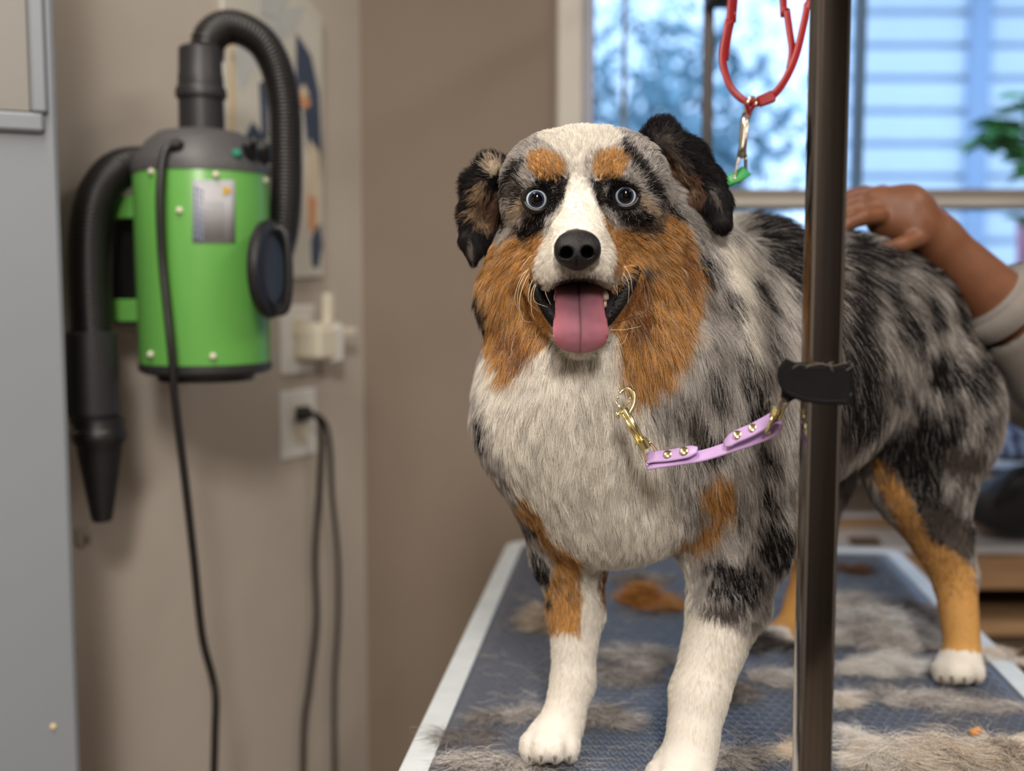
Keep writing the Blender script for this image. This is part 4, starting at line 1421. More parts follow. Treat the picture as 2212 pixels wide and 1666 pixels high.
# ------------------------------------------------------------------ black leather keeper strap round the front post
m_leather = add_noise(mat('black_leather', srgb(11, 11, 12), .8, spec=.15), 90, .2, .35, bump_scale=900, dist=.0006)
m_thread = mat('black_thread', srgb(24, 23, 24), .8)
SD = .722
stp = thing('keeper_strap', tuple(P(1790, 830, .735)), 'black stitched leather strap wrapped round the steel post', 'strap')
outl = [(1838,786),(1838,872),(1826,876),(1775,874),(1735,868),(1708,858),(1692,846),(1682,828),(1679,812),(1682,796),(1690,782),(1699,774),(1708,778),(1724,786),(1760,786)]
def px_plate(poly, d0, d1):
    """flat piece standing across the view: outline given on the photo, real thickness"""
    vs = [P(x, y, d0) for x, y in poly] + [P(x, y, d0) + FW*(d1-d0) for x, y in poly]
    n = len(poly)
    return vs, [tuple(range(n)), tuple(range(2*n-1, n-1, -1))] + [(i, n+i, n+(i+1)%n, (i+1)%n) for i in range(n)]
o = MB().add(*px_plate(outl, SD-.0035, SD-.0005)).build('front_flap', m_leather, stp)
bv = o.modifiers.new('soft', 'BEVEL'); bv.width = .0009; bv.segments = 2; bv.limit_method = 'ANGLE'
loop = []
z_mid = P(1760, 830, SD)[2]; hh = .0122
xr = P(1838, 830, SD)[0] - .001; xl = P(1694, 830, SD)[0]
yb = px_[1] + .0135
pathxy = [(xr-.0005, SD-.002), (xr+.001, SD+.004), (xr, yb-.003), (xr-.004, yb+.001), (px_[0]-.008, yb+.001), (px_[0]-.016, yb-.008), (xl+.006, SD+.004), (xl+.001, SD+.0005), (xl+.004, SD-.0015)]
def band(path, w, th, zc, taper=None):
    pts = spline([(x, y, zc) for x, y in path], 5)
    T = np.gradient(pts, axis=0); T /= np.linalg.norm(T, axis=1)[:, None]
    vs, fs = [], []
    for p, t in zip(pts, T):
        nrm = np.array([t[1], -t[0], 0])
        for a, b in ((0, -w), (0, w), (th, w), (th, -w)):
            vs.append(p + nrm*a + np.array([0, 0, b]))
    n = len(pts)
    for i in range(n-1):
        for j in range(4):
            fs.append((i*4+j, i*4+(j+1)%4, (i+1)*4+(j+1)%4, (i+1)*4+j))
    fs += [(3,2,1,0), tuple((n-1)*4+j for j in range(4))]
    return MB().add(vs, fs)
band(pathxy, hh, .0022, z_mid).build('back_loop', m_leather, stp)
mb = MB()
for (ax_, ay_), (bx_, by_) in zip([(1712,790),(1744,794),(1700,846),(1735,860),(1780,866)], [(1744,794),(1830,794),(1735,860),(1780,866),(1830,866)]):
    L_ = math.hypot(bx_-ax_, by_-ay_); k_ = int(L_/8)
    for i in range(k_):
        t0, t1 = i/k_, (i+.6)/k_
        mb.tube([P(ax_+(bx_-ax_)*t0, ay_+(by_-ay_)*t0, SD-.0038), P(ax_+(bx_-ax_)*t1, ay_+(by_-ay_)*t1, SD-.0038)], .00032, 5)
mb.build('stitching', m_thread, stp)
mb = MB()
m_lint = mat('lint', srgb(150, 138, 120), .6)
for q in ([(1712,796),(1728,786),(1750,790),(1780,784)], [(1740,795),(1760,784),(1785,788),(1800,782)], [(1780,787),(1800,790),(1830,783)],
          [(1828,800),(1840,792),(1842,784)], [(1792,782),(1796,796),(1800,802)], [(1676,870),(1662,862),(1652,872),(1655,884)],
          [(1690,868),(1672,856),(1660,866)], [(1700,872),(1690,862),(1684,866)], [(1820,866),(1834,858),(1840,850)]):
    mb.tube(spline([P(x, y, SD-.0048 if y < 830 else SD-.003) for x, y in q], 6), .00010, 5)
lt = mb.build('lint', m_lint, stp, smooth=True); lt['kind'] = 'stuff'

# ------------------------------------------------------------------ lavender tether with brass snaps
m_lav = add_noise(mat('lavender_strap', srgb(190, 158, 206), .38, spec=.45), 200, .03)
m_gold = mat('brass', srgb(224, 210, 156), .2, metal=1.0)
m_silver = mat('nickel', srgb(190, 182, 168), .22, metal=1.0)
def ribbon(pts, wdir, w, th, taper0=0, taper1=0):
    """strap: rounded section swept along pts, wdir = direction of its width"""
    pts = np.asarray(pts, float); n = len(pts)
    T = np.gradient(pts, axis=0); T /= np.linalg.norm(T, axis=1)[:, None]
    W = np.broadcast_to(np.asarray(wdir, float), pts.shape)
    W = W - T*(T*W).sum(1)[:, None]; W /= np.linalg.norm(W, axis=1)[:, None]
    Nn = np.cross(T, W)
    secp = [(-1,-.4),(-.86,-1),(.86,-1),(1,-.4),(1,.4),(.86,1),(-.86,1),(-1,.4)]
    vs, fs = [], []
    for i in range(n):
        ww = w
        if taper0 and i < taper0: ww = w*(.45 + .55*math.sin(math.pi/2*(i/taper0)))
        if taper1 and n-1-i < taper1: ww = w*(.45 + .55*math.sin(math.pi/2*((n-1-i)/taper1)))
        for a, b in secp:
            vs.append(pts[i] + W[i]*a*ww + Nn[i]*b*th)
    m = 8
    for i in range(n-1):
        for j in range(m): fs.append((i*m+j, i*m+(j+1)%m, (i+1)*m+(j+1)%m, (i+1)*m+j))
    fs += [tuple(range(m-1,-1,-1)), tuple((n-1)*m+j for j in range(m))]
    return MB().add(vs, fs)
td = thing('tether', tuple(P(1540, 960, .80)), 'lavender strap tether with brass rivets and snap hooks before the dog\'s chest', 'leash')
wd = FW*.80 + UP*.62
main = spline([P(1402,1003,.842), P(1420,1000,.838), P(1460,994,.832), P(1520,984,.822), P(1580,965,.808), P(1630,948,.796), P(1668,932,.786), P(1683,918,.782)], 8)
ribbon(main, wd, .0056, .0011).build('strap', m_lav, td, smooth=True)
fl1 = spline([P(1402,1003,.842), P(1398,995,.842), P(1406,988,.840), P(1440,985,.834), P(1475,979,.827), P(1506,972,.821)], 6)
ribbon(fl1, wd, .0058, .0011, taper1=4).build('flap', m_lav, td, smooth=True)
fl2 = spline([P(1683,918,.782), P(1684,908,.780), P(1672,904,.781), P(1650,915,.786), P(1620,931,.792), P(1590,944,.800), P(1565,960,.806)], 6)
ribbon(fl2, wd, .0062, .0011, taper1=4).build('flap', m_lav, td, smooth=True)
for (x, y, d) in ((1443,982,.8315), (1478,975,.824), (1594,940,.7965), (1627,925,.789)):
    c_ = P(x, y, d); nr = np.cross(RT, wd); nr = nr / np.linalg.norm(nr); nr = nr if nr @ UP > 0 else -nr
    nr = nr - FW*.55; nr /= np.linalg.norm(nr)
    MB().lathe([(.0036, 0), (.0035, .0004), (.0027, .0009), (.0008, .0012)], c_ + nr*.0002, nr, 20).build('rivet', m_gold, td, smooth=True)
# left snap hook
sn = MB()
sn.tube([P(1348,884,.834), P(1372,926,.834), P(1391,958,.834)], [.0029, .0026, .0024], 14)
sn.tube([P(1341,888,.8335), P(1362,926,.8335), P(1380,958,.8335)], .0013, 8)
sn.tube(spline([P(1358,896,.834), P(1367,880,.836), P(1371,862,.838), P(1367,848,.840), P(1358,840,.842), P(1347,842,.843), P(1338,852,.842)], 6), [.0016]*30+[.0011]*7, 8)
sn.tube([P(1329,866,.833), P(1350,898,.833)], .0010, 8)
sn.tube([P(1331,891,.830), P(1338,903,.830)], .0016, 8)
sn.tube([P(1334,893,.830), P(1346,890,.833)], .0009, 6)
sn.build('snap_hook', m_gold, td, smooth=True)
MB().tube([P(1381,957,.834), P(1400,954,.834)], [.0001,.0001], 4).tube([P(1385,950,.834), P(1395,968,.835)], .0044, 18).tube([P(1383,952,.834), P(1385,956,.834)], .0050, 18).build('swivel', m_gold, td, auto=.6)
MB().tube(spline([P(1383,962,.834), P(1393,985,.838), P(1402,1004,.842), P(1412,1004,.846), P(1424,990,.846), P(1416,972,.842), P(1402,955,.836)], 6), .0012, 8, closed=False).build('dee_ring', m_gold, td, smooth=True)
MB().tube(spline([P(1345,885,.846), P(1358,870,.842), P(1360,853,.846), P(1350,838,.852), P(1337,842,.856), P(1334,862,.853)], 6), .0006, 6).build('collar_ring', m_gold, td, smooth=True)
# right snap: bar, swivel, clear keeper loop up to the black strap
MB().tube([P(1654,934,.778), P(1662,918,.776), P(1672,898,.775)], [.0013, .0014, .0014], 8).tube([P(1684,915,.786), P(1690,895,.782)], .0012, 8).tube([P(1654,934,.778), P(1668,934,.786), P(1684,915,.788)], .0011, 8).build('dee_ring', m_gold, td, smooth=True)
MB().tube([P(1673,905,.778), P(1680,887,.777)], .0040, 18).tube([P(1678,893,.777), P(1682,882,.776)], .0046, 18).build('swivel', m_gold, td, auto=.6)
m_clear = mat('clear_loop', srgb(206, 190, 160), .12, spec=.6, Transmission_Weight=.5)
MB().tube(spline([P(1683,885,.776), P(1684,868,.764), P(1692,850,.750), P(1704,835,.738), P(1712,850,.744), P(1698,872,.762), P(1690,884,.774)], 6), .0019, 10).build('keeper_loop', m_clear, td, smooth=True)

# ------------------------------------------------------------------ red hanging noose with snap, green loop
m_red = add_noise(mat('red_vinyl', srgb(150, 26, 30), .36, spec=.5), 120, .06)
m_green = mat('green_vinyl', srgb(8, 150, 60), .4, spec=.5)
RD = 1.04
rl = thing('leash_loop', tuple(P(1640, 222, RD)), 'red strap loop hanging from the overhead arm with a nickel snap', 'leash')
def facing(q, tilt=.35):
    T = np.gradient(np.asarray(q), axis=0); T /= np.linalg.norm(T, axis=1)[:, None]
    s = np.cross(T, FW); s /= np.linalg.norm(s, axis=1)[:, None]
    return s + FW*tilt
top_z = 1.89
def up_to_bar(px, py):
    p = P(px, py, RD); return np.array([p[0]*.6 + .24*.4, p[1], top_z])
A_ = spline([up_to_bar(1590,-60), P(1582,-40,RD), P(1573,50,RD), P(1563,105,RD), P(1562,140,RD), P(1574,180,RD), P(1592,205,RD), P(1614,221,RD)], 8)
B_ = spline([up_to_bar(1592,-60) + RT*.006, P(1588,-30,RD+.004), P(1582,30,RD+.004), P(1572,80,RD+.004), P(1565,130,RD+.003)], 8)
C_ = spline([up_to_bar(1720,-60), P(1747,-60,RD), P(1744,10,RD), P(1734,62,RD), P(1720,118,RD), P(1700,165,RD), P(1676,200,RD), P(1650,219,RD), P(1628,222,RD), P(1612,221,RD)], 8)
D_ = spline([up_to_bar(1700,-60), P(1692,-40,RD+.003), P(1699,20,RD+.003), P(1706,70,RD+.003), P(1711,110,RD+.003), P(1706,150,RD+.003)], 8)
for q in (A_, B_, C_, D_):
    ribbon(q, facing(q), .0038, .0012).build('strap', m_red, rl, smooth=True)
MB().box(P(1655, 214, RD-.004), (.0085, .003, .0055), np.stack([RT*.9+UP*.35, FW, UP*.9-RT*.35], 1), bevel=.0015).build('keeper', m_red, rl)
MB().tube(spline([P(1632,225,RD-.003), P(1622,238,RD), P(1615,262,RD), P(1617,240,RD-.004), P(1610,222,RD-.006)], 5), .0018, 7).build('strap_end', m_red, rl, smooth=True)
sn = MB()
sn.tube([P(1612,245,RD), P(1608,275,RD), P(1604,318,RD), P(1602,338,RD)], [.0040, .0046, .0034, .0044], 14)
sn.tube([P(1617,250,RD-.003), P(1611,300,RD-.003), P(1609,330,RD-.003)], .0016, 8)
sn.tube(spline([P(1612,248,RD), P(1613,228,RD), P(1622,212,RD), P(1634,216,RD), P(1632,230,RD)], 6), .0022, 8)
sn.build('snap_hook', m_silver, rl, smooth=True)
sn = MB().tube([P(1596,338,RD), P(1612,334,RD)], .0026, 10)
sn.tube(spline([P(1598,340,RD), P(1592,356,RD), P(1588,380,RD), P(1588,392,RD), P(1600,392,RD+.004), P(1609,372,RD+.004), P(1611,340,RD)], 5), .0015, 8)
sn.build('swivel', m_silver, rl, smooth=True)
gl_ = thing('neck_loop', tuple(P(1580, 388, RD)), 'green strap loop running from the nickel snap behind the dog\'s ear', 'leash')
G_ = spline([P(1490,470,1.075), P(1520,430,1.065), P(1548,398,1.05), P(1578,388,1.042), P(1600,378,1.04), P(1613,369,1.04)], 8)
ribbon(G_, UP*.85 + FW*.4, .0062, .0010).build('strap', m_green, gl_, smooth=True)
G2 = spline([P(1613,371,1.042), P(1598,386,1.048), P(1575,398,1.056), P(1552,412,1.065), P(1525,450,1.085)], 8)
ribbon(G2, UP*.5 + FW*.85, .0050, .0010).build('strap', m_green, gl_, smooth=True)
# ================================================================== WALL DRYER
m_grn = mat('green_enamel', srgb(100, 166, 78), .32, spec=.5)
m_dk = add_noise(mat('dark_plastic', srgb(44, 43, 45), .45), 120, .08)
m_hose = mat('hose_black', srgb(30, 28, 28), .38, spec=.5)
m_grey = add_noise(mat('cap_grey', srgb(78, 77, 78), .5), 160, .08)
m_riv = mat('cream_bolt', srgb(215, 208, 188), .35)
m_plate = mat('label_silver', srgb(168, 168, 172), .45)
DD = 1.445
Zax = np.array([0, 0, 1.0])
dc = P(440, 575, DD)                       # axis of the canister
dry = thing('wall_dryer', tuple(dc), 'green wall-mounted pet dryer with black hoses on the left wall', 'dryer')
def zz(py, d=DD): return P(440, py, d)[2]
RB = 141/2400*DD
zb, zt_ = zz(785), zz(378)
def dz(py): return zz(py) - dc[2]
shell = MB().lathe([(RB*.98, dz(792)), (RB*.985, dz(785)), (RB, dz(560)), (RB*1.005, dz(378)), (RB*.99, dz(372))], dc, Zax, 64).build('shell', m_grn, dry, auto=.6)
MB().lathe([(RB*.72, dz(822)), (RB*.74, dz(806)), (RB*.93, dz(805)), (RB*1.0, dz(798)), (RB*1.0, dz(783)), (RB*.9, dz(780))], dc, Zax, 64).build('base_cap', m_dk, dry, auto=.5)
MB().lathe([(RB*.9, dz(384)), (RB*1.02, dz(380)), (RB*1.02, dz(362)), (RB*.98, dz(350)), (RB*.80, dz(312)), (RB*.62, dz(292)), (RB*.40, dz(286)), (RB*.30, dz(285))], dc, Zax, 64).build('top_cap', m_grey, dry, auto=.5)
R0 = 48/2400*DD
MB().lathe([(R0, dz(300)), (R0*.98, dz(222)), (R0*1.10, dz(217)), (R0*1.12, dz(205)), (R0*1.06, dz(196)), (R0*.99, dz(194)), (R0*.98, dz(170)), (R0*.95, dz(166)), (R0*.92, dz(115)), (R0*.80, dz(110))], dc + RT*.002, Zax, 48).build('hose_collar', m_dk, dry, auto=.5)
def ribbed(pts, r, pitch, amp=.10, n=20):
    pts = np.asarray(pts); s = np.concatenate([[0], np.cumsum(np.linalg.norm(np.diff(pts, axis=0), axis=1))])
    m = int(s[-1]/pitch)*4
    si = np.linspace(0, s[-1], m)
    q = np.stack([np.interp(si, s, pts[:, i]) for i in range(3)], 1)
    rad = r*(1 - amp*.5 + amp*.5*np.cos(np.arange(m)*math.pi/2))
    return MB().tube(q, list(rad), n)
off = lambda px, py, d: P(px, py, d)
h1 = spline([off(447,125,DD), off(452,85,DD), off(482,60,DD+.01), off(520,62,DD+.02), off(566,92,DD+.035), off(598,150,DD+.05), off(615,230,DD+.06), off(618,330,DD+.065), off(617,430,DD+.065), off(608,510,DD+.065), off(585,580,DD+.07), off(545,630,DD+.09), off(470,640,DD+.10)], 10)
ribbed(h1, 38/2400*DD, .0052).build('hose', m_hose, dry, smooth=True)
h2 = spline([off(440,395,DD+.10), off(360,365,DD+.08), off(300,358,DD+.03), off(250,372,DD-.01), off(212,420,DD-.03), off(195,490,DD-.04), off(192,600,DD-.05), off(198,730,DD-.055)], 10)
ribbed(h2, 43/2400*DD, .0056).build('hose', m_hose, dry, smooth=True)
hx = P(200, 820, DD-.055)
def hz(py): return P(200, py, DD-.055)[2] - hx[2]
s_ = DD/2400
hnd = MB().lathe([(44*s_, hz(716)), (50*s_, hz(720)), (51*s_, hz(760)), (53*s_, hz(840)), (54*s_, hz(892)), (48*s_, hz(902)), (47*s_, hz(915))], hx, Zax, 40).build('handle', m_dk, dry, auto=.5)
nzl = MB().lathe([(40*s_, hz(900)), (50*s_, hz(905)), (52*s_, hz(930)), (55*s_, hz(938)), (54*s_, hz(952)), (46*s_, hz(965)), (44*s_, hz(985)), (24*s_, hz(1110)), (21*s_, hz(1128)), (17*s_, hz(1132))], hx + RT*.006, Zax, 40).build('nozzle', m_blackp, dry, auto=.5)
MB().lathe([(47*s_, hz(925)), (54*s_, hz(927)), (54*s_, hz(931)), (47*s_, hz(933))], hx + RT*.004, Zax, 40).build('clamp_ring', mat('clamp_steel', (.7,.7,.68,1), .25, metal=1), dry, auto=.5)
# brackets back to the wall
wdir = LN
for y0, y1 in ((424, 472), (647, 696)):
    z0, z1 = zz(y1, DD), zz(y0, DD)
    a = P(300, 500, DD); b = P(236, 500, DD + .01)
    mid = (a + b)/2; L_ = np.linalg.norm((a-b)[:2])/2 + .012
    X = (a-b); X[2] = 0; X /= np.linalg.norm(X); Y = np.cross(Zax, X)
    MB().box((mid[0], mid[1] , (z0+z1)/2), (L_, .004, (z1-z0)/2), np.stack([X, Y, Zax], 1), bevel=.0015).build('bracket', m_grn, dry)
bk = on_left(300, 560)
zc0, zc1 = zz(690), zz(440)
MB().box((bk[0]+LN[0]*.011, bk[1]+LN[1]*.011, (zc0+zc1)/2), (.055, .010, (zc1-zc0)/2+.01), RL, bevel=.004).build('wall_plate', m_dk, dry)
MB().box((dc[0]+LN[0]*-.07, dc[1]-LN[1]*.07 + .02, (zc0+zc1)/2), (.03, .07, .07), RL, bevel=.004).build('mount_block', m_blackp, dry)
# round cover seen edge-on at the right side of the shell
Nf = np.array([.985, -.17, .0]); Nf /= np.linalg.norm(Nf)
fc = P(568, 582, DD-.062)
MB().lathe([(.050, 0), (.060, .004), (.0615, .010), (.058, .016), (.044, .019), (.043, .014), (.020, .013), (.0, .013)], fc, Nf, 48).build('intake_cover', m_blackp, dry, auto=.5)
MB().tube(spline([fc+Nf*.016+Zax*.050, fc+Nf*.030+Zax*.044, fc+Nf*.034, fc+Nf*.030-Zax*.046, fc+Nf*.016-Zax*.054], 6), .0055, 10).build('intake_grip', m_blackp, dry, smooth=True)
def on_shell(px, py, extra=0.0):
    r = ray(px, py)
    a = r[0]**2 + r[1]**2
    o = CAM[:2] - dc[:2]
    b = 2*(r[0]*o[0] + r[1]*o[1]); c = o @ o - (RB*1.0)**2
    t = (-b - math.sqrt(max(b*b-4*a*c, 0)))/(2*a)
    p = CAM + t*r; n = np.array([p[0]-dc[0], p[1]-dc[1], 0]); n /= np.linalg.norm(n)
    return p + n*extra, n
for x, y in ((388,455),(466,378),(328,371),(460,770),(326,766),(572,390)):
    p, n = on_shell(x, y, .0)
    MB().lathe([(.0043, -.001), (.0043, .0016), (.003, .0038), (.001, .0044)], p, n, 16).build('bolt', m_riv, dry, smooth=True)
# curved silver label with a yellow warning triangle and lines of small print
def shell_patch(x0, x1, y0, y1, m, name, ex, parent, nx=9):
    vs, fs = [], []
    for yy in (y0, y1):
        for x in np.linspace(x0, x1, nx):
            p, n = on_shell(x, yy, ex); vs.append(p)
    for i in range(nx-1): fs.append((i, nx+i, nx+i+1, i+1))
    o = mesh_obj(name, vs, fs, m, parent, smooth=True)
    md = o.modifiers.new('thick', 'SOLIDIFY'); md.thickness = .0005
    return o
lab = shell_patch(416, 507, 389, 525, m_plate, 'label', .0009, dry)
m_blu = mat('print_blue', srgb(120, 138, 178), .5); m_yel = mat('print_yellow', srgb(214, 170, 30), .5); m_gp = mat('print_grey', srgb(140, 140, 142), .5)
for k, (x0, x1) in enumerate(((420,425),(428,432),(436,439))):
    for y0 in range(402 + 4*k, 515, 13): shell_patch(x0, x1, y0, y0+8, m_blu, 'print', .0018, lab, 3)
for x0 in (446, 456, 466, 476): shell_patch(x0, x0+3, 436, 516, m_gp, 'print', .0018, lab, 3)
tri = [on_shell(x, y, .0020)[0] for x, y in ((481, 402), (481, 422), (502, 412))]
mesh_obj('print', tri, [(0, 1, 2)], m_yel, lab, smooth=False)
# switches, socket and lead on the cap
def cap_knob(px, py, d, r, h, m, name):
    c_ = P(px, py, d)
    MB().lathe([(r, -.01), (r, h*.6), (r*.7, h), (.0, h)], c_, (-.0, -.75, .65), 20).build(name, m, dry, auto=.6)
cap_knob(392, 326, DD-.078, .016, .005, m_grey, 'socket')
cap_knob(384, 322, DD-.086, .009, .012, m_blackp, 'cord_plug')
cap_knob(511, 332, DD-.070, .006, .004, mat('green_lamp', srgb(30, 120, 96), .3), 'indicator')
cap_knob(540, 322, DD-.060, .009, .012, m_blackp, 'knob')
cap_knob(566, 330, DD-.030, .012, .014, m_blackp, 'knob')
MB().tube([P(545,318,DD-.07), P(552,298,DD-.075)], [.005,.004], 8).build('toggle', m_blackp, dry, smooth=True)
lead = spline([P(382,318,DD-.088), P(366,316,DD-.095), P(354,335,DD-.10), P(347,380,DD-.105), P(345,450,DD-.105), P(350,560,DD-.10), P(360,660,DD-.10), P(370,760,DD-.10), P(379,870,DD-.09), P(400,1040,DD-.06), P(418,1200,DD-.03), P(436,1370,DD), P(458,1460,DD+.02), P(466,1510,DD+.02), P(464,1600,DD+.02), P(462,1780,DD+.03), P(470,2300,DD+.03)], 8)
MB().tube(lead, .0050, 10).build('power_lead', m_hose, dry, smooth=True)

# ------------------------------------------------------------------ outlets
m_white = add_noise(mat('outlet_white', srgb(236, 236, 232), .35), 30, .03)
m_cream = mat('outlet_cream', srgb(226, 218, 198), .4)
def outlet(px, py, lbl):
    c_ = on_left(px, py)
    t = thing('wall_outlet', tuple(c_), lbl, 'outlet')
    MB().box(c_ + LN*.003, (.046, .0035, .0585), RL, bevel=.0025).build('cover_plate', m_white, t)
    for sz in (-1, 1):
        MB().box(c_ + LN*.0072 + Zax*sz*.020, (.020, .0015, .0145), RL, bevel=.001).build('socket', m_cream, t)
    MB().lathe([(.003, 0), (.0028, .0012), (.0, .0015)], c_ + LN*.006, LN, 12).build('screw', m_riv, t)
    return c_
o1 = outlet(641, 733, 'white wall outlet holding a cream plug-in adapter')
o2 = outlet(641, 915, 'white wall outlet with a black plug and two cords')
ad = thing('plug_adapter', tuple(o1 + LN*.02), 'cream plug-in adapter with two prongs sticking out of the upper outlet', 'adapter')
ac = o1 + LN*.034 + LD*.012
MB().box(ac - Zax*.006, (.027, .026, .026), RL, bevel=.004).build('body', m_cream, ad)
MB().box(ac + LD*.030 + LN*.012 - Zax*.008, (.014, .012, .032), RL, bevel=.004).build('side_block', m_white, ad)
MB().box(ac + LD*.016 + LN*.012 + Zax*.046, (.0085, .008, .032), RL, bevel=.003).build('arm', m_cream, ad)
MB().box(ac + LD*.060 + LN*.016 + Zax*.010, (.024, .008, .0085), RL, bevel=.003).build('arm', m_cream, ad)
MB().box(ac + Zax*.018 + LD*.01, (.034, .020, .010), RL, bevel=.003).build('shelf', m_cream, ad)
pg = thing('power_cord', tuple(o2 + LN*.012 + Zax*.008), 'black plug in the lower outlet with two black cords hanging down', 'cord')
pc = o2 + LN*.010 + Zax*.018
MB().box(pc + LN*.004, (.014, .010, .012), RL, bevel=.003).build('plug', m_blackp, pg)
def off_wall(px, py, o): return on_left(px, py, o)
c1 = spline([off_wall(645,892,.02), off_wall(668,893,.05), off_wall(686,905,.055), off_wall(694,940,.05), off_wall(690,1040,.03), off_wall(680,1200,.02), off_wall(683,1340,.02), off_wall(668,1480,.02), off_wall(655,1600,.02), off_wall(655,1900,.02)], 8)
c2 = spline([off_wall(650,894,.02), off_wall(680,895,.06), off_wall(702,915,.06), off_wall(712,960,.05), off_wall(716,1060,.03), off_wall(729,1200,.02), off_wall(730,1330,.02), off_wall(722,1480,.02), off_wall(722,1640,.02), off_wall(725,1900,.02)], 8)
MB().tube(c1, .0048, 10).build('cord', m_hose, pg, smooth=True)
MB().tube(c2, .0044, 10).build('cord', m_dk, pg, smooth=True)

# ------------------------------------------------------------------ poster on the left wall
m_pap = add_noise(mat('poster_paper', srgb(206, 204, 194), .5), 9, .06)
m_ink = add_noise(mat('poster_ink', srgb(62, 74, 96), .5), 14, .2); m_ink2 = mat('poster_tan', srgb(206, 150, 112), .5)
m_ink3 = mat('poster_pale', srgb(214, 200, 176), .5); m_ink4 = add_noise(mat('poster_haze', srgb(192, 196, 194), .5), 8, .08)
pz0 = on_left(590, 606)[2]
pcn = on_left(590, 300)
post_ = thing('poster', tuple(pcn), 'large pale poster of a dark spotted dog behind the dryer hose', 'poster')
def plate(poly, o0, o1, m, name, parent):
    vs = [on_left(x, y, o1) for x, y in poly]; base_ = [v - LN*(o1-o0) for v in vs]
    n = len(poly)
    return MB().add(vs + base_, [tuple(range(n)), tuple(range(2*n-1, n-1, -1))] + [(i, n+i, n+(i+1)%n, (i+1)%n) for i in range(n)]).build(name, m, parent)
shp = plate([(484,-420),(650,-330),(662,-10),(696,36),(698,596),(484,612)], .001, .010, m_pap, 'sheet', post_)
def ink(poly, m, k=1): plate(poly, .0101, .0101 + .0006*k, m, 'print', shp)
ink([(640,70),(672,120),(690,200),(695,330),(690,420),(668,360),(655,230),(640,170)], m_ink)
ink([(560,180),(578,170),(580,300),(566,290)], m_ink)
ink([(528,300),(545,262),(575,300),(590,340),(560,345),(535,330)], m_ink)
ink([(672,520),(690,470),(697,530),(688,580),(674,575)], m_ink)
ink([(668,300),(690,330),(692,480),(672,510),(660,440)], m_ink3, 2)
ink([(666,420),(684,430),(682,500),(668,498)], m_ink2, 3)
ink([(648,198),(660,190),(672,225),(660,236),(650,228)], m_ink2, 3)
ink([(650,190),(658,182),(668,205),(655,212)], m_ink3, 4)
ink([(500,120),(545,60),(600,20),(660,10),(640,60),(560,130),(520,200)], m_ink4)
ink([(497,20),(506,20),(508,280),(497,285)], mat('poster_edge_tan', srgb(214, 190, 150), .5))
ink([(560,-60),(640,-40),(600,40),(560,30)], m_ink4, 2)
# small wall scuffs and a hook low at the left
hk = thing('wall_hook', tuple(on_left(176, 1158)), 'small clear wall hook low on the wall under the dryer nozzle', 'hook')
hp_ = on_left(176, 1158)
m_hk = mat('hook_clear', srgb(180, 172, 158), .25)
MB().box(hp_ + LN*.003, (.011, .003, .013), RL, bevel=.002).build('base', m_hk, hk)
MB().tube(spline([hp_+LN*.006+Zax*.004, hp_+LN*.012-Zax*.006, hp_+LN*.018-Zax*.002, hp_+LN*.018+Zax*.006], 5), .0022, 8).build('prong', m_hk, hk, smooth=True)
# ================================================================== COUNTER AGAINST THE WINDOW WALL
m_ctop = add_noise(mat('counter_top', srgb(196, 196, 200), .18, spec=.5), 8, .05)
m_oak = add_noise(mat('oak', srgb(168, 134, 98), .5), 9, .18, .1, stretch=(1, 12, 12))
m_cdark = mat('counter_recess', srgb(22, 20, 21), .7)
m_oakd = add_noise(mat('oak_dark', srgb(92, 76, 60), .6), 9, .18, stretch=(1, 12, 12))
ct = thing('counter', (1.2, 2.0, 0), 'long wood-edged counter under the window behind the table', 'counter')
CZ = .820; cx0_, cx1_ = .10, 2.4; cym = 1.885
def cbox(x0, x1, y0, y1, z0, z1, m, name, bv=.003):
    return MB().box(((x0+x1)/2, (y0+y1)/2, (z0+z1)/2), ((x1-x0)/2, (y1-y0)/2, (z1-z0)/2), bevel=bv).build(name, m, ct)
cbox(cx0_, cx1_, cym, WY-.004, CZ-.012, CZ, m_ctop, 'worktop')
cbox(cx0_, cx1_, cym+.004, cym+.03, CZ-.075, CZ-.012, m_oak, 'fascia')
cbox(cx0_, cx1_, WY-.03, WY-.002, CZ, CZ+.020, m_oak, 'upstand')
cbox(cx0_, cx1_, WY-.034, WY-.002, CZ+.020, CZ+.026, m_ctop, 'upstand_cap')
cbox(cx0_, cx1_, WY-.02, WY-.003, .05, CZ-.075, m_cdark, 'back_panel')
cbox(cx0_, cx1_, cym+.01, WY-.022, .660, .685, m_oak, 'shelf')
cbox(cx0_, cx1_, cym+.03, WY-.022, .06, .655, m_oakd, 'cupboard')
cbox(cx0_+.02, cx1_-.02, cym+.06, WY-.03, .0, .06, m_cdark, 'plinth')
for x_ in (.115, 1.0, 1.7, 2.385):
    cbox(x_-.012, x_+.012, cym+.012, WY-.022, .685, CZ-.075, m_oak, 'divider')
br = on_plane(1866, 1167, (0, 0, CZ+.006), Zax)
bru = thing('wooden_comb', tuple(br), 'flat brown wooden comb lying on the counter right of the post', 'comb')
MB().box(br, (.026, .009, .005), bevel=.003).build('spine', m_oakd, bru)
mb = MB()
for i in range(14): mb.box(br + np.array([-.024 + i*.0037, -.014, -.002]), (.0009, .009, .0016))
tt_ = mb.build('teeth', m_oakd, bru); tt_['kind'] = 'stuff'
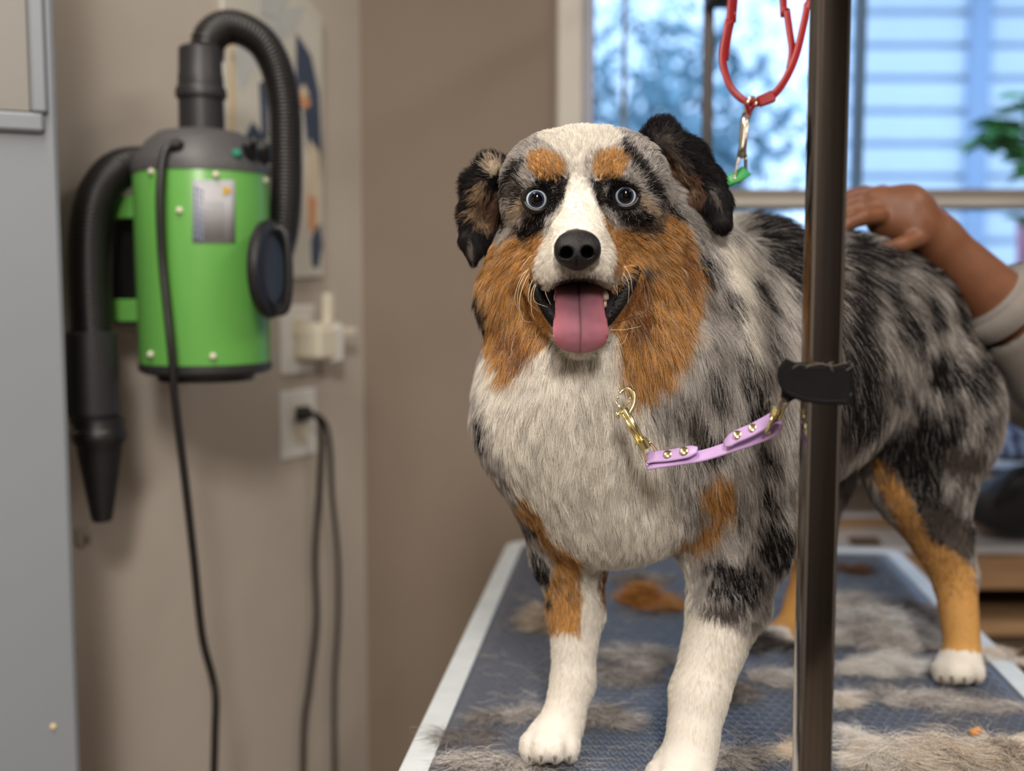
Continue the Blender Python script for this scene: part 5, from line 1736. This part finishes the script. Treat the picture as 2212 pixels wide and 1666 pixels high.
# black bag with a folded blue cloth on the counter, far right
m_bag = add_noise(mat('black_nylon', srgb(26, 25, 30), .6), 60, .15, .3, bump_scale=200)
m_bcl = mat('blue_cloth', srgb(98, 130, 186), .8)
nt = m_bcl.node_tree; w_ = nt.nodes.new('ShaderNodeTexWave'); w_.inputs['Scale'].default_value = 14; w_.inputs['Distortion'].default_value = 3
tcn = nt.nodes.new('ShaderNodeTexCoord'); nt.links.new(tcn.outputs['Object'], w_.inputs['Vector'])
cr_ = nt.nodes.new('ShaderNodeValToRGB'); cr_.color_ramp.elements[0].color = srgb(52, 66, 112); cr_.color_ramp.elements[1].color = srgb(150, 178, 222)
nt.links.new(w_.outputs['Fac'], cr_.inputs['Fac']); nt.links.new(cr_.outputs['Color'], nt.nodes['Principled BSDF'].inputs['Base Color'])
bgp = on_plane(2225, 1178, (0, 0, CZ+.006), Zax)
bag = thing('bag', tuple(bgp), 'slumped black nylon bag on the counter at the far right', 'bag')
def E3(c, r, k=.02): return ('e', np.asarray(c, float), r, np.eye(3), k)
b0 = bgp + np.array([0, .072, .012])
sdf_part('body', [E3(b0 + [.02, 0, .035], (.10, .055, .045)), E3(b0 + [.05, 0, .075], (.085, .05, .045)), E3(b0 + [-.03, 0, .055], (.04, .045, .03))], .005, m_bag, bag)
MB().tube(spline([b0 + [-.06,-.055,.06], b0 + [-.03,-.07,.115], b0 + [.03,-.07,.12], b0 + [.06,-.055,.07]], 8), .005, 8).build('handle', m_bag, bag, smooth=True)
cl = thing('folded_cloth', tuple(b0 + [.02, 0, .12]), 'blue patterned cloth folded on top of the black bag', 'cloth')
sdf_part('fabric', [E3(b0 + [.00, 0, .145], (.068, .055, .022), .01), E3(b0 + [.035, -.005, .175], (.075, .05, .020), .01), E3(b0 + [.03, .0, .205], (.055, .05, .018), .01)], .004, m_bcl, cl)

# ================================================================== CUT HAIR ON THE TABLE
m_cut = hair_mat('cut_hair', .6, .2)
def tuft(px, py, w, h, hgt, cols, n, lbl, d=None, nm='hair_clump', L=.026, rad=.00010):
    """a fluffy mound of cut hair: w,h half extents on the table in metres"""
    c = on_table(px, py)
    r = np.random.default_rng(int(px*7 + py))
    n = int(n*1.25)
    a = r.random(n)*2*math.pi; q = np.sqrt(r.random(n))
    x = q*np.cos(a)*w; y = q*np.sin(a)*h
    edge = (1 - q**2)
    z = r.random(n)*hgt*edge*(.6+.4*r.random(n))
    root = np.stack([c[0] + x, c[1] + y, TABLE_Z + .0015 + z], 1)
    cen, cr2 = clumps(root, .014)
    th = cr2*6.28*2 + r.normal(size=n)*.45
    cur = root; K = 7
    pts = [cur]
    curl = (hash3(np.floor(cen*1e4).astype(int), 5) - .5)*2.2 + r.normal(size=n)*.25
    el_ = r.normal(size=n)*.35
    Ls = L*(.5 + .8*r.random(n))
    for i in range(K-1):
        th = th + curl*.32
        cur = cur + np.stack([np.cos(th), np.sin(th), el_*(1 - i/4)], 1)*(Ls/(K-1))[:, None]
        cur[:, 2] = np.clip(cur[:, 2], TABLE_Z + .0012, TABLE_Z + .002 + hgt*1.1)
        pts.append(cur)
    pts = np.stack(pts, 1)
    cc_ = np.array([COLS[k] for k in cols])[(r.random(n)*.6*len(cols) + cr2*.4*len(cols)).astype(int) % len(cols)]
    cc_ = cc_[:, None, :]*(.8 + .3*r.random(n))[:, None, None]*np.linspace(.9, 1.1, K)[None, :, None]
    R = np.tile(rad*np.array([.6, .9, 1, 1, .9, .7, .3]), (n, 1))*(1 + .6*(c[1] > 1.2))
    o = curves_obj(nm, pts, R, np.clip(cc_*1.3, 0, .92), m_cut)
    tag(o, lbl, 'hair clump', 'cut hair lying on the table')
    return o
tuft(1385, 1300, .030, .020, .030, 'RTR', 2600, 'rust-brown tuft of cut hair between the dog\'s front legs')
tuft(1385, 1256, .036, .020, .012, 'UGS', 1200, 'thin grey tuft of cut hair behind the rust-brown tuft')
tuft(1440, 1315, .024, .014, .012, 'RTC', 700, 'flat ginger wisp of cut hair beside the near front leg')
tuft(1170, 1345, .022, .040, .022, 'UCG', 1600, 'grey-beige tuft of cut hair left of the far front leg')
tuft(1385, 1425, .036, .030, .010, 'SGW', 1100, 'pale flat wisp of cut hair between the front legs toward the camera')
tuft(1345, 1462, .040, .022, .008, 'UGS', 900, 'smoky wisp of cut hair in front of the pale flat wisp')
tuft(1305, 1552, .026, .018, .012, 'SGSU', 1600, 'grey tuft of cut hair right beside the front paw on the left')
tuft(1095, 1552, .030, .014, .007, 'UGS', 800, 'thin grey wisp of cut hair left of the front paw')
tuft(1000, 1600, .030, .016, .004, 'UG', 450, 'dark thin wisp of cut hair near the left edge band')
tuft(1060, 1655, .050, .012, .010, 'GSU', 1300, 'grey tuft of cut hair in front of the left front paw')
tuft(1600, 1500, .018, .016, .012, 'GUS', 900, 'small grey tuft of cut hair between the near front leg and the post')
tuft(1660, 1470, .022, .014, .008, 'SG', 700, 'pale small wisp of cut hair just left of the post')
tuft(1590, 1640, .020, .012, .010, 'GSU', 900, 'grey tuft of cut hair right of the nearest front paw')
tuft(1690, 1625, .018, .008, .004, 'SC', 300, 'faint pale wisp of cut hair at the foot of the post')
tuft(1900, 1375, .058, .060, .040, 'SGWS', 7000, 'big silver heap of cut hair right behind the post')
tuft(1850, 1320, .040, .040, .028, 'GSS', 3000, 'grey heap of cut hair at the far side of the big silver heap')
tuft(1905, 1448, .058, .012, .022, 'WSW', 2600, 'long white roll of cut hair before the big silver heap')
tuft(1985, 1335, .036, .050, .018, 'UGS', 2000, 'grey-brown tuft of cut hair beside the hind leg')
tuft(1845, 1236, .020, .016, .010, 'RBU', 500, 'small rusty wisp of cut hair near the far end right of the post')
tuft(1640, 1392, .035, .022, .014, 'UKG', 1400, 'dark grey tuft of cut hair before the far hind paw')
tuft(1820, 1518, .016, .008, .010, 'SWC', 500, 'small pale wisp of cut hair just right of the post')
tuft(1950, 1510, .052, .018, .005, 'GS', 900, 'scattered grey wisps of cut hair before the white roll')
tuft(1850, 1602, .012, .008, .008, 'WS', 500, 'small white tuft of cut hair left of the large near heap')
tuft(2020, 1652, .075, .024, .028, 'SGCW', 9000, 'large grey-cream heap of cut hair at the bottom right', rad=.00009)
tuft(1915, 1640, .030, .018, .020, 'CSW', 3600, 'cream tuft of cut hair at the left of the large near heap', rad=.00009)
tuft(2170, 1655, .035, .022, .020, 'GUCS', 3500, 'grey curled tuft of cut hair at the right of the large near heap', rad=.00009)
tuft(2165, 1610, .010, .007, .008, 'WC', 500, 'tiny white tuft of cut hair behind the orange crumb')
tuft(2160, 1420, .018, .020, .004, 'CS', 350, 'faint cream wisp of cut hair on the right edge band')
tuft(2110, 1530, .050, .016, .004, 'GS', 600, 'faint grey wisps of cut hair in front of the hind paw')
# loose single hairs everywhere on the mat
n = 2600
r = np.random.default_rng(44)
uu, vv = r.random(n)*(TW-.07)+.035, r.random(n)*.95+.05
root = np.stack([tp(a, b, TABLE_Z + .0014) for a, b in zip(uu, vv)])
dens = vnoise(root, 14)
k_ = dens + r.random(n)*.35 > .66
root = root[k_]; n = len(root)
th = r.random(n)*6.28; cu_ = r.normal(size=n)*.7
pts = [root]
for i in range(5):
    th = th + cu_*.4
    pts.append(pts[-1] + np.stack([np.cos(th), np.sin(th), r.normal(size=n)*.08 + .02], 1)*(.0045*(.5+r.random(n)))[:, None])
pts = np.stack(pts, 1)
lc = np.array([SILVER, GREY, CREAM, WHITE, TAUPE])[r.integers(0, 5, n)][:, None, :]*np.ones((1, 6, 1))
o = curves_obj('loose_hair', pts, np.full((n, 6), .00011), lc, m_cut)
tag(o, 'fine loose hairs strewn over the whole rubber mat', 'loose hair', kind='stuff')
m_crumb = add_noise(mat('treat', srgb(206, 134, 62), .7), 200, .25, .6, bump_scale=400)
cp = on_table(2106, 1592)
cb_ = sdf_part('treat_crumb', [E3(cp + [0, 0, .004], (.0052, .0045, .0042), .002), E3(cp + [.002, -.001, .007], (.0035, .003, .003), .002)], .0009, m_crumb, None)[0]
tag(cb_, 'orange treat crumb lying behind the large near heap of hair', 'treat')

# ================================================================== THE GROOMER
m_skin = add_noise(mat('skin_brown', srgb(110, 69, 45), .5, spec=.45, Subsurface_Weight=.12, Subsurface_Scale=.006), 60, .10, .15, bump_scale=500, dist=.0006)
_sb = m_skin.node_tree.nodes['Principled BSDF']
m_shirt = add_noise(mat('grey_fleece', srgb(126, 120, 114), .9, spec=.2), 40, .08, .4, bump_scale=600, dist=.0008)
m_jeans = add_noise(mat('denim', srgb(54, 70, 104), .85), 80, .15)
m_phair = add_noise(mat('dark_hair', srgb(28, 22, 20), .6), 60, .3, .5, bump_scale=200, dist=.003)
m_nail = mat('nail_pink', srgb(224, 176, 164), .25)
m_shoe = mat('shoe_black', srgb(24, 24, 26), .6)
per = thing('person', (1.02, 1.42, 0), 'person in a grey long-sleeved top resting a hand on the dog\'s rump', 'person')
def W(x, y, z): return np.array([x, y, z], float)
def cc3(a, b, ra, rb, k=.02): return ('c', a, b, ra, rb, k)
elbow = P(2300, 800, 1.24); wrist = P(2022, 520, 1.205); 
elbow2 = P(2345, 905, 1.42); wrist2 = P(2150, 775, 1.44)
shR, shL = W(.93, 1.25, 1.42), W(.95, 1.62, 1.42)
hipR, hipL = W(1.06, 1.34, .90), W(1.06, 1.52, .90)
pel, chest, neck, head = W(1.06, 1.43, .93), W(1.0, 1.43, 1.27), W(.96, 1.43, 1.49), W(.90, 1.43, 1.60)
KN = {}
body_p = [cc3(pel, W(1.04,1.43,1.10), .105, .10, .03), cc3(W(1.04,1.43,1.10), chest, .10, .115, .03),
          cc3(W(.965,1.34,1.36), W(.965,1.53,1.36), .085, .085, .03), cc3(chest, neck, .07, .05, .03), cc3(neck, head, .048, .05, .02),
          ('e', head + W(-.01, 0, .035), (.092, .076, .105), np.eye(3), .02), ('e', head + W(-.075, 0, -.02), (.035, .045, .045), np.eye(3), .02),
          cc3(head + W(-.098,0,.022), head + W(-.118,0,-.004), .009, .014, .01),
          ('e', head + W(.0,.078,.01), (.02,.010,.028), np.eye(3), .006), ('e', head + W(.0,-.078,.01), (.02,.010,.028), np.eye(3), .006),
          cc3(head + W(-.104,-.018,-.030), head + W(-.104,.018,-.030), .006, .006, .005),
          ('-e', head + W(-.100,-.030,.030), (.012,.014,.009), np.eye(3), .008), ('-e', head + W(-.100,.030,.030), (.012,.014,.009), np.eye(3), .008),
          cc3(shR, elbow, .048, .040, .02), cc3(shL, elbow2, .048, .040, .02),
          cc3(elbow, (elbow*.55+wrist*.45), .040, .0385, .01), cc3((elbow*.55+wrist*.45), wrist, .0385, .0265, .01),
          cc3(elbow2, wrist2, .040, .027, .01), cc3(wrist2, P(2075,765,1.46), .025, .032, .015),
          cc3(hipR, W(1.05,1.33,.50), .085, .06, .02), cc3(W(1.05,1.33,.50), W(1.07,1.33,.09), .058, .04, .02),
          cc3(hipL, W(1.05,1.53,.50), .085, .06, .02), cc3(W(1.05,1.53,.50), W(1.07,1.53,.09), .058, .04, .02),
          # palm
          cc3(wrist, P(1958,462,1.20), .0270, .0285, .012), cc3(P(1958,455,1.195), P(1895,440,1.20), .0270, .0190, .012),
          cc3(P(1975,495,1.19), P(1910,478,1.195), .0245, .0190, .010), cc3(P(1950,450,1.22), P(1905,430,1.23), .022, .016, .010)]
fing = [[(1902,425,1.235),(1868,418,1.235),(1838,424,1.232),(1815,440,1.228)],
        [(1895,432,1.210),(1856,432,1.205),(1822,442,1.200),(1796,462,1.198)],
        [(1892,446,1.190),(1852,448,1.180),(1818,460,1.175),(1794,480,1.172)],
        [(1898,466,1.178),(1862,470,1.165),(1834,482,1.160),(1814,497,1.158)],
        [(1985,515,1.175),(1948,530,1.160),(1915,538,1.150),(1886,545,1.148)]]
for f_ in fing:
    r_ = [.0098, .0088, .0080, .0066]
    for a, b, ra, rb in zip(f_[:-1], f_[1:], r_[:-1], r_[1:]):
        body_p.append(cc3(P(*a), P(*b), ra, rb, .003))
for i_, w__ in enumerate([(2050,760,1.47),(2052,775,1.44),(2056,790,1.43),(2064,802,1.43)]):
    a = P(2078 + i_, 762 + i_*5, 1.465 - i_*.012)
    body_p.append(cc3(a, P(*w__), .0095, .0080, .003)); body_p.append(cc3(P(*w__), P(w__[0]-26, w__[1]+12, w__[2]), .0080, .0062, .003))
ax = (grid_axis(.30, 1.26, .0105, (.33, .60, .0030)), grid_axis(1.00, 1.80, .0105, (1.10, 1.32, .0034)), grid_axis(.03, 1.80, .0105, (1.22, 1.42, .0030)))
pV, pF = implicit_mesh(body_p, ax)
pb = tri_mesh_obj('body', pV, pF, m_skin, per)
md = pb.modifiers.new('relax', 'SMOOTH'); md.factor = .5; md.iterations = 2
for f_ in fing[:4]:
    tip = P(*f_[3]); pr_ = P(*f_[2]); dr = tip - pr_; dr /= np.linalg.norm(dr)
    upn = UP - dr*(dr@UP); upn /= np.linalg.norm(upn); sd = np.cross(dr, upn)
    MB().box(tip + upn*.0058 - dr*.001, (.0052, .0058, .0010), np.stack([sd, dr, upn], 1), bevel=.0008).build('nail', m_nail, per)
# clothes
sl0 = P(2208, 706, 1.225)
sh_p = [cc3(W(1.06,1.43,.88), W(1.04,1.43,1.10), .128, .118, .03), cc3(W(1.04,1.43,1.10), chest, .118, .130, .03), cc3(W(.965,1.34,1.36), W(.965,1.53,1.36), .100, .100, .03),
        cc3(chest, W(.965,1.43,1.44), .09, .062, .03), cc3(shR, elbow, .064, .060, .02), cc3(elbow, sl0, .060, .0520, .015),
        cc3(shL, elbow2, .064, .056, .02), cc3(elbow2, P(2235,850,1.43), .056, .048, .015)]
adir = (wrist - elbow)/np.linalg.norm(wrist - elbow)
sh_p += [('-c', sl0 + adir*.036, sl0 + adir*.12, .0450, .045, .004), ('-c', sl0 + adir*.075, sl0 + adir*.2, .075, .075, .003)]
axs = (grid_axis(.46, 1.30, .007), grid_axis(1.04, 1.80, .007), grid_axis(.72, 1.58, .007))
sV, sF = implicit_mesh(sh_p, axs)
so = tri_mesh_obj('sweatshirt', sV, sF, m_shirt, per)
cuff_c = sl0 + adir*.040
MB().tube([cuff_c - adir*.016, cuff_c - adir*.010, cuff_c + adir*.010, cuff_c + adir*.012, cuff_c + adir*.006, cuff_c - adir*.01], [.050,.0515,.0510,.0485,.0450,.044], 30, caps=False).build('cuff', m_shirt, per, smooth=True)
jp = [cc3(pel, pel + W(0,0,-.03), .118, .118, .03), cc3(hipR, W(1.05,1.33,.50), .098, .075, .02), cc3(W(1.05,1.33,.50), W(1.07,1.33,.10), .073, .062, .02),
      cc3(hipL, W(1.05,1.53,.50), .098, .075, .02), cc3(W(1.05,1.53,.50), W(1.07,1.53,.10), .073, .062, .02)]
sdf_part('trousers', jp, .010, m_jeans, per)
for y_ in (1.33, 1.53):
    sdf_part('shoe', [cc3(W(1.08,y_,.045), W(.93,y_,.035), .044, .034, .02)], .007, m_shoe, per)
sdf_part('hair', [('e', head + W(.02, 0, .055), (.105, .090, .105), np.eye(3), .02), ('-e', head + W(-.11, 0, -.01), (.075, .085, .085), np.eye(3), .02),
                  cc3(head + W(.09,0,.08), head + W(.13,0,.06), .045, .035, .02)], .007, m_phair, per)
for y_ in (-.030, .030):
    ey_ = MB().lathe([(.012*math.sin(t), .012*math.cos(t)) for t in np.linspace(.01, 3.13, 12)], head + W(-.090, y_, .030), (-1, 0, 0), 20).build('eye', mat('eye_white', srgb(225, 220, 212), .2), per, smooth=True)
    MB().lathe([(.0122*math.sin(t), .0122*math.cos(t)) for t in np.linspace(.01, .5, 6)], head + W(-.090, y_, .030), (-1, 0, -.2), 20).build('iris', mat('iris_brown', srgb(40, 26, 20), .15), ey_, smooth=True)
mth = MB().tube(spline([head + W(-.109,-.022,-.030), head + W(-.113,0,-.033), head + W(-.109,.022,-.030)], 5), .0045, 8).build('mouth', mat('lips_person', srgb(130, 72, 66), .4), per, smooth=True)
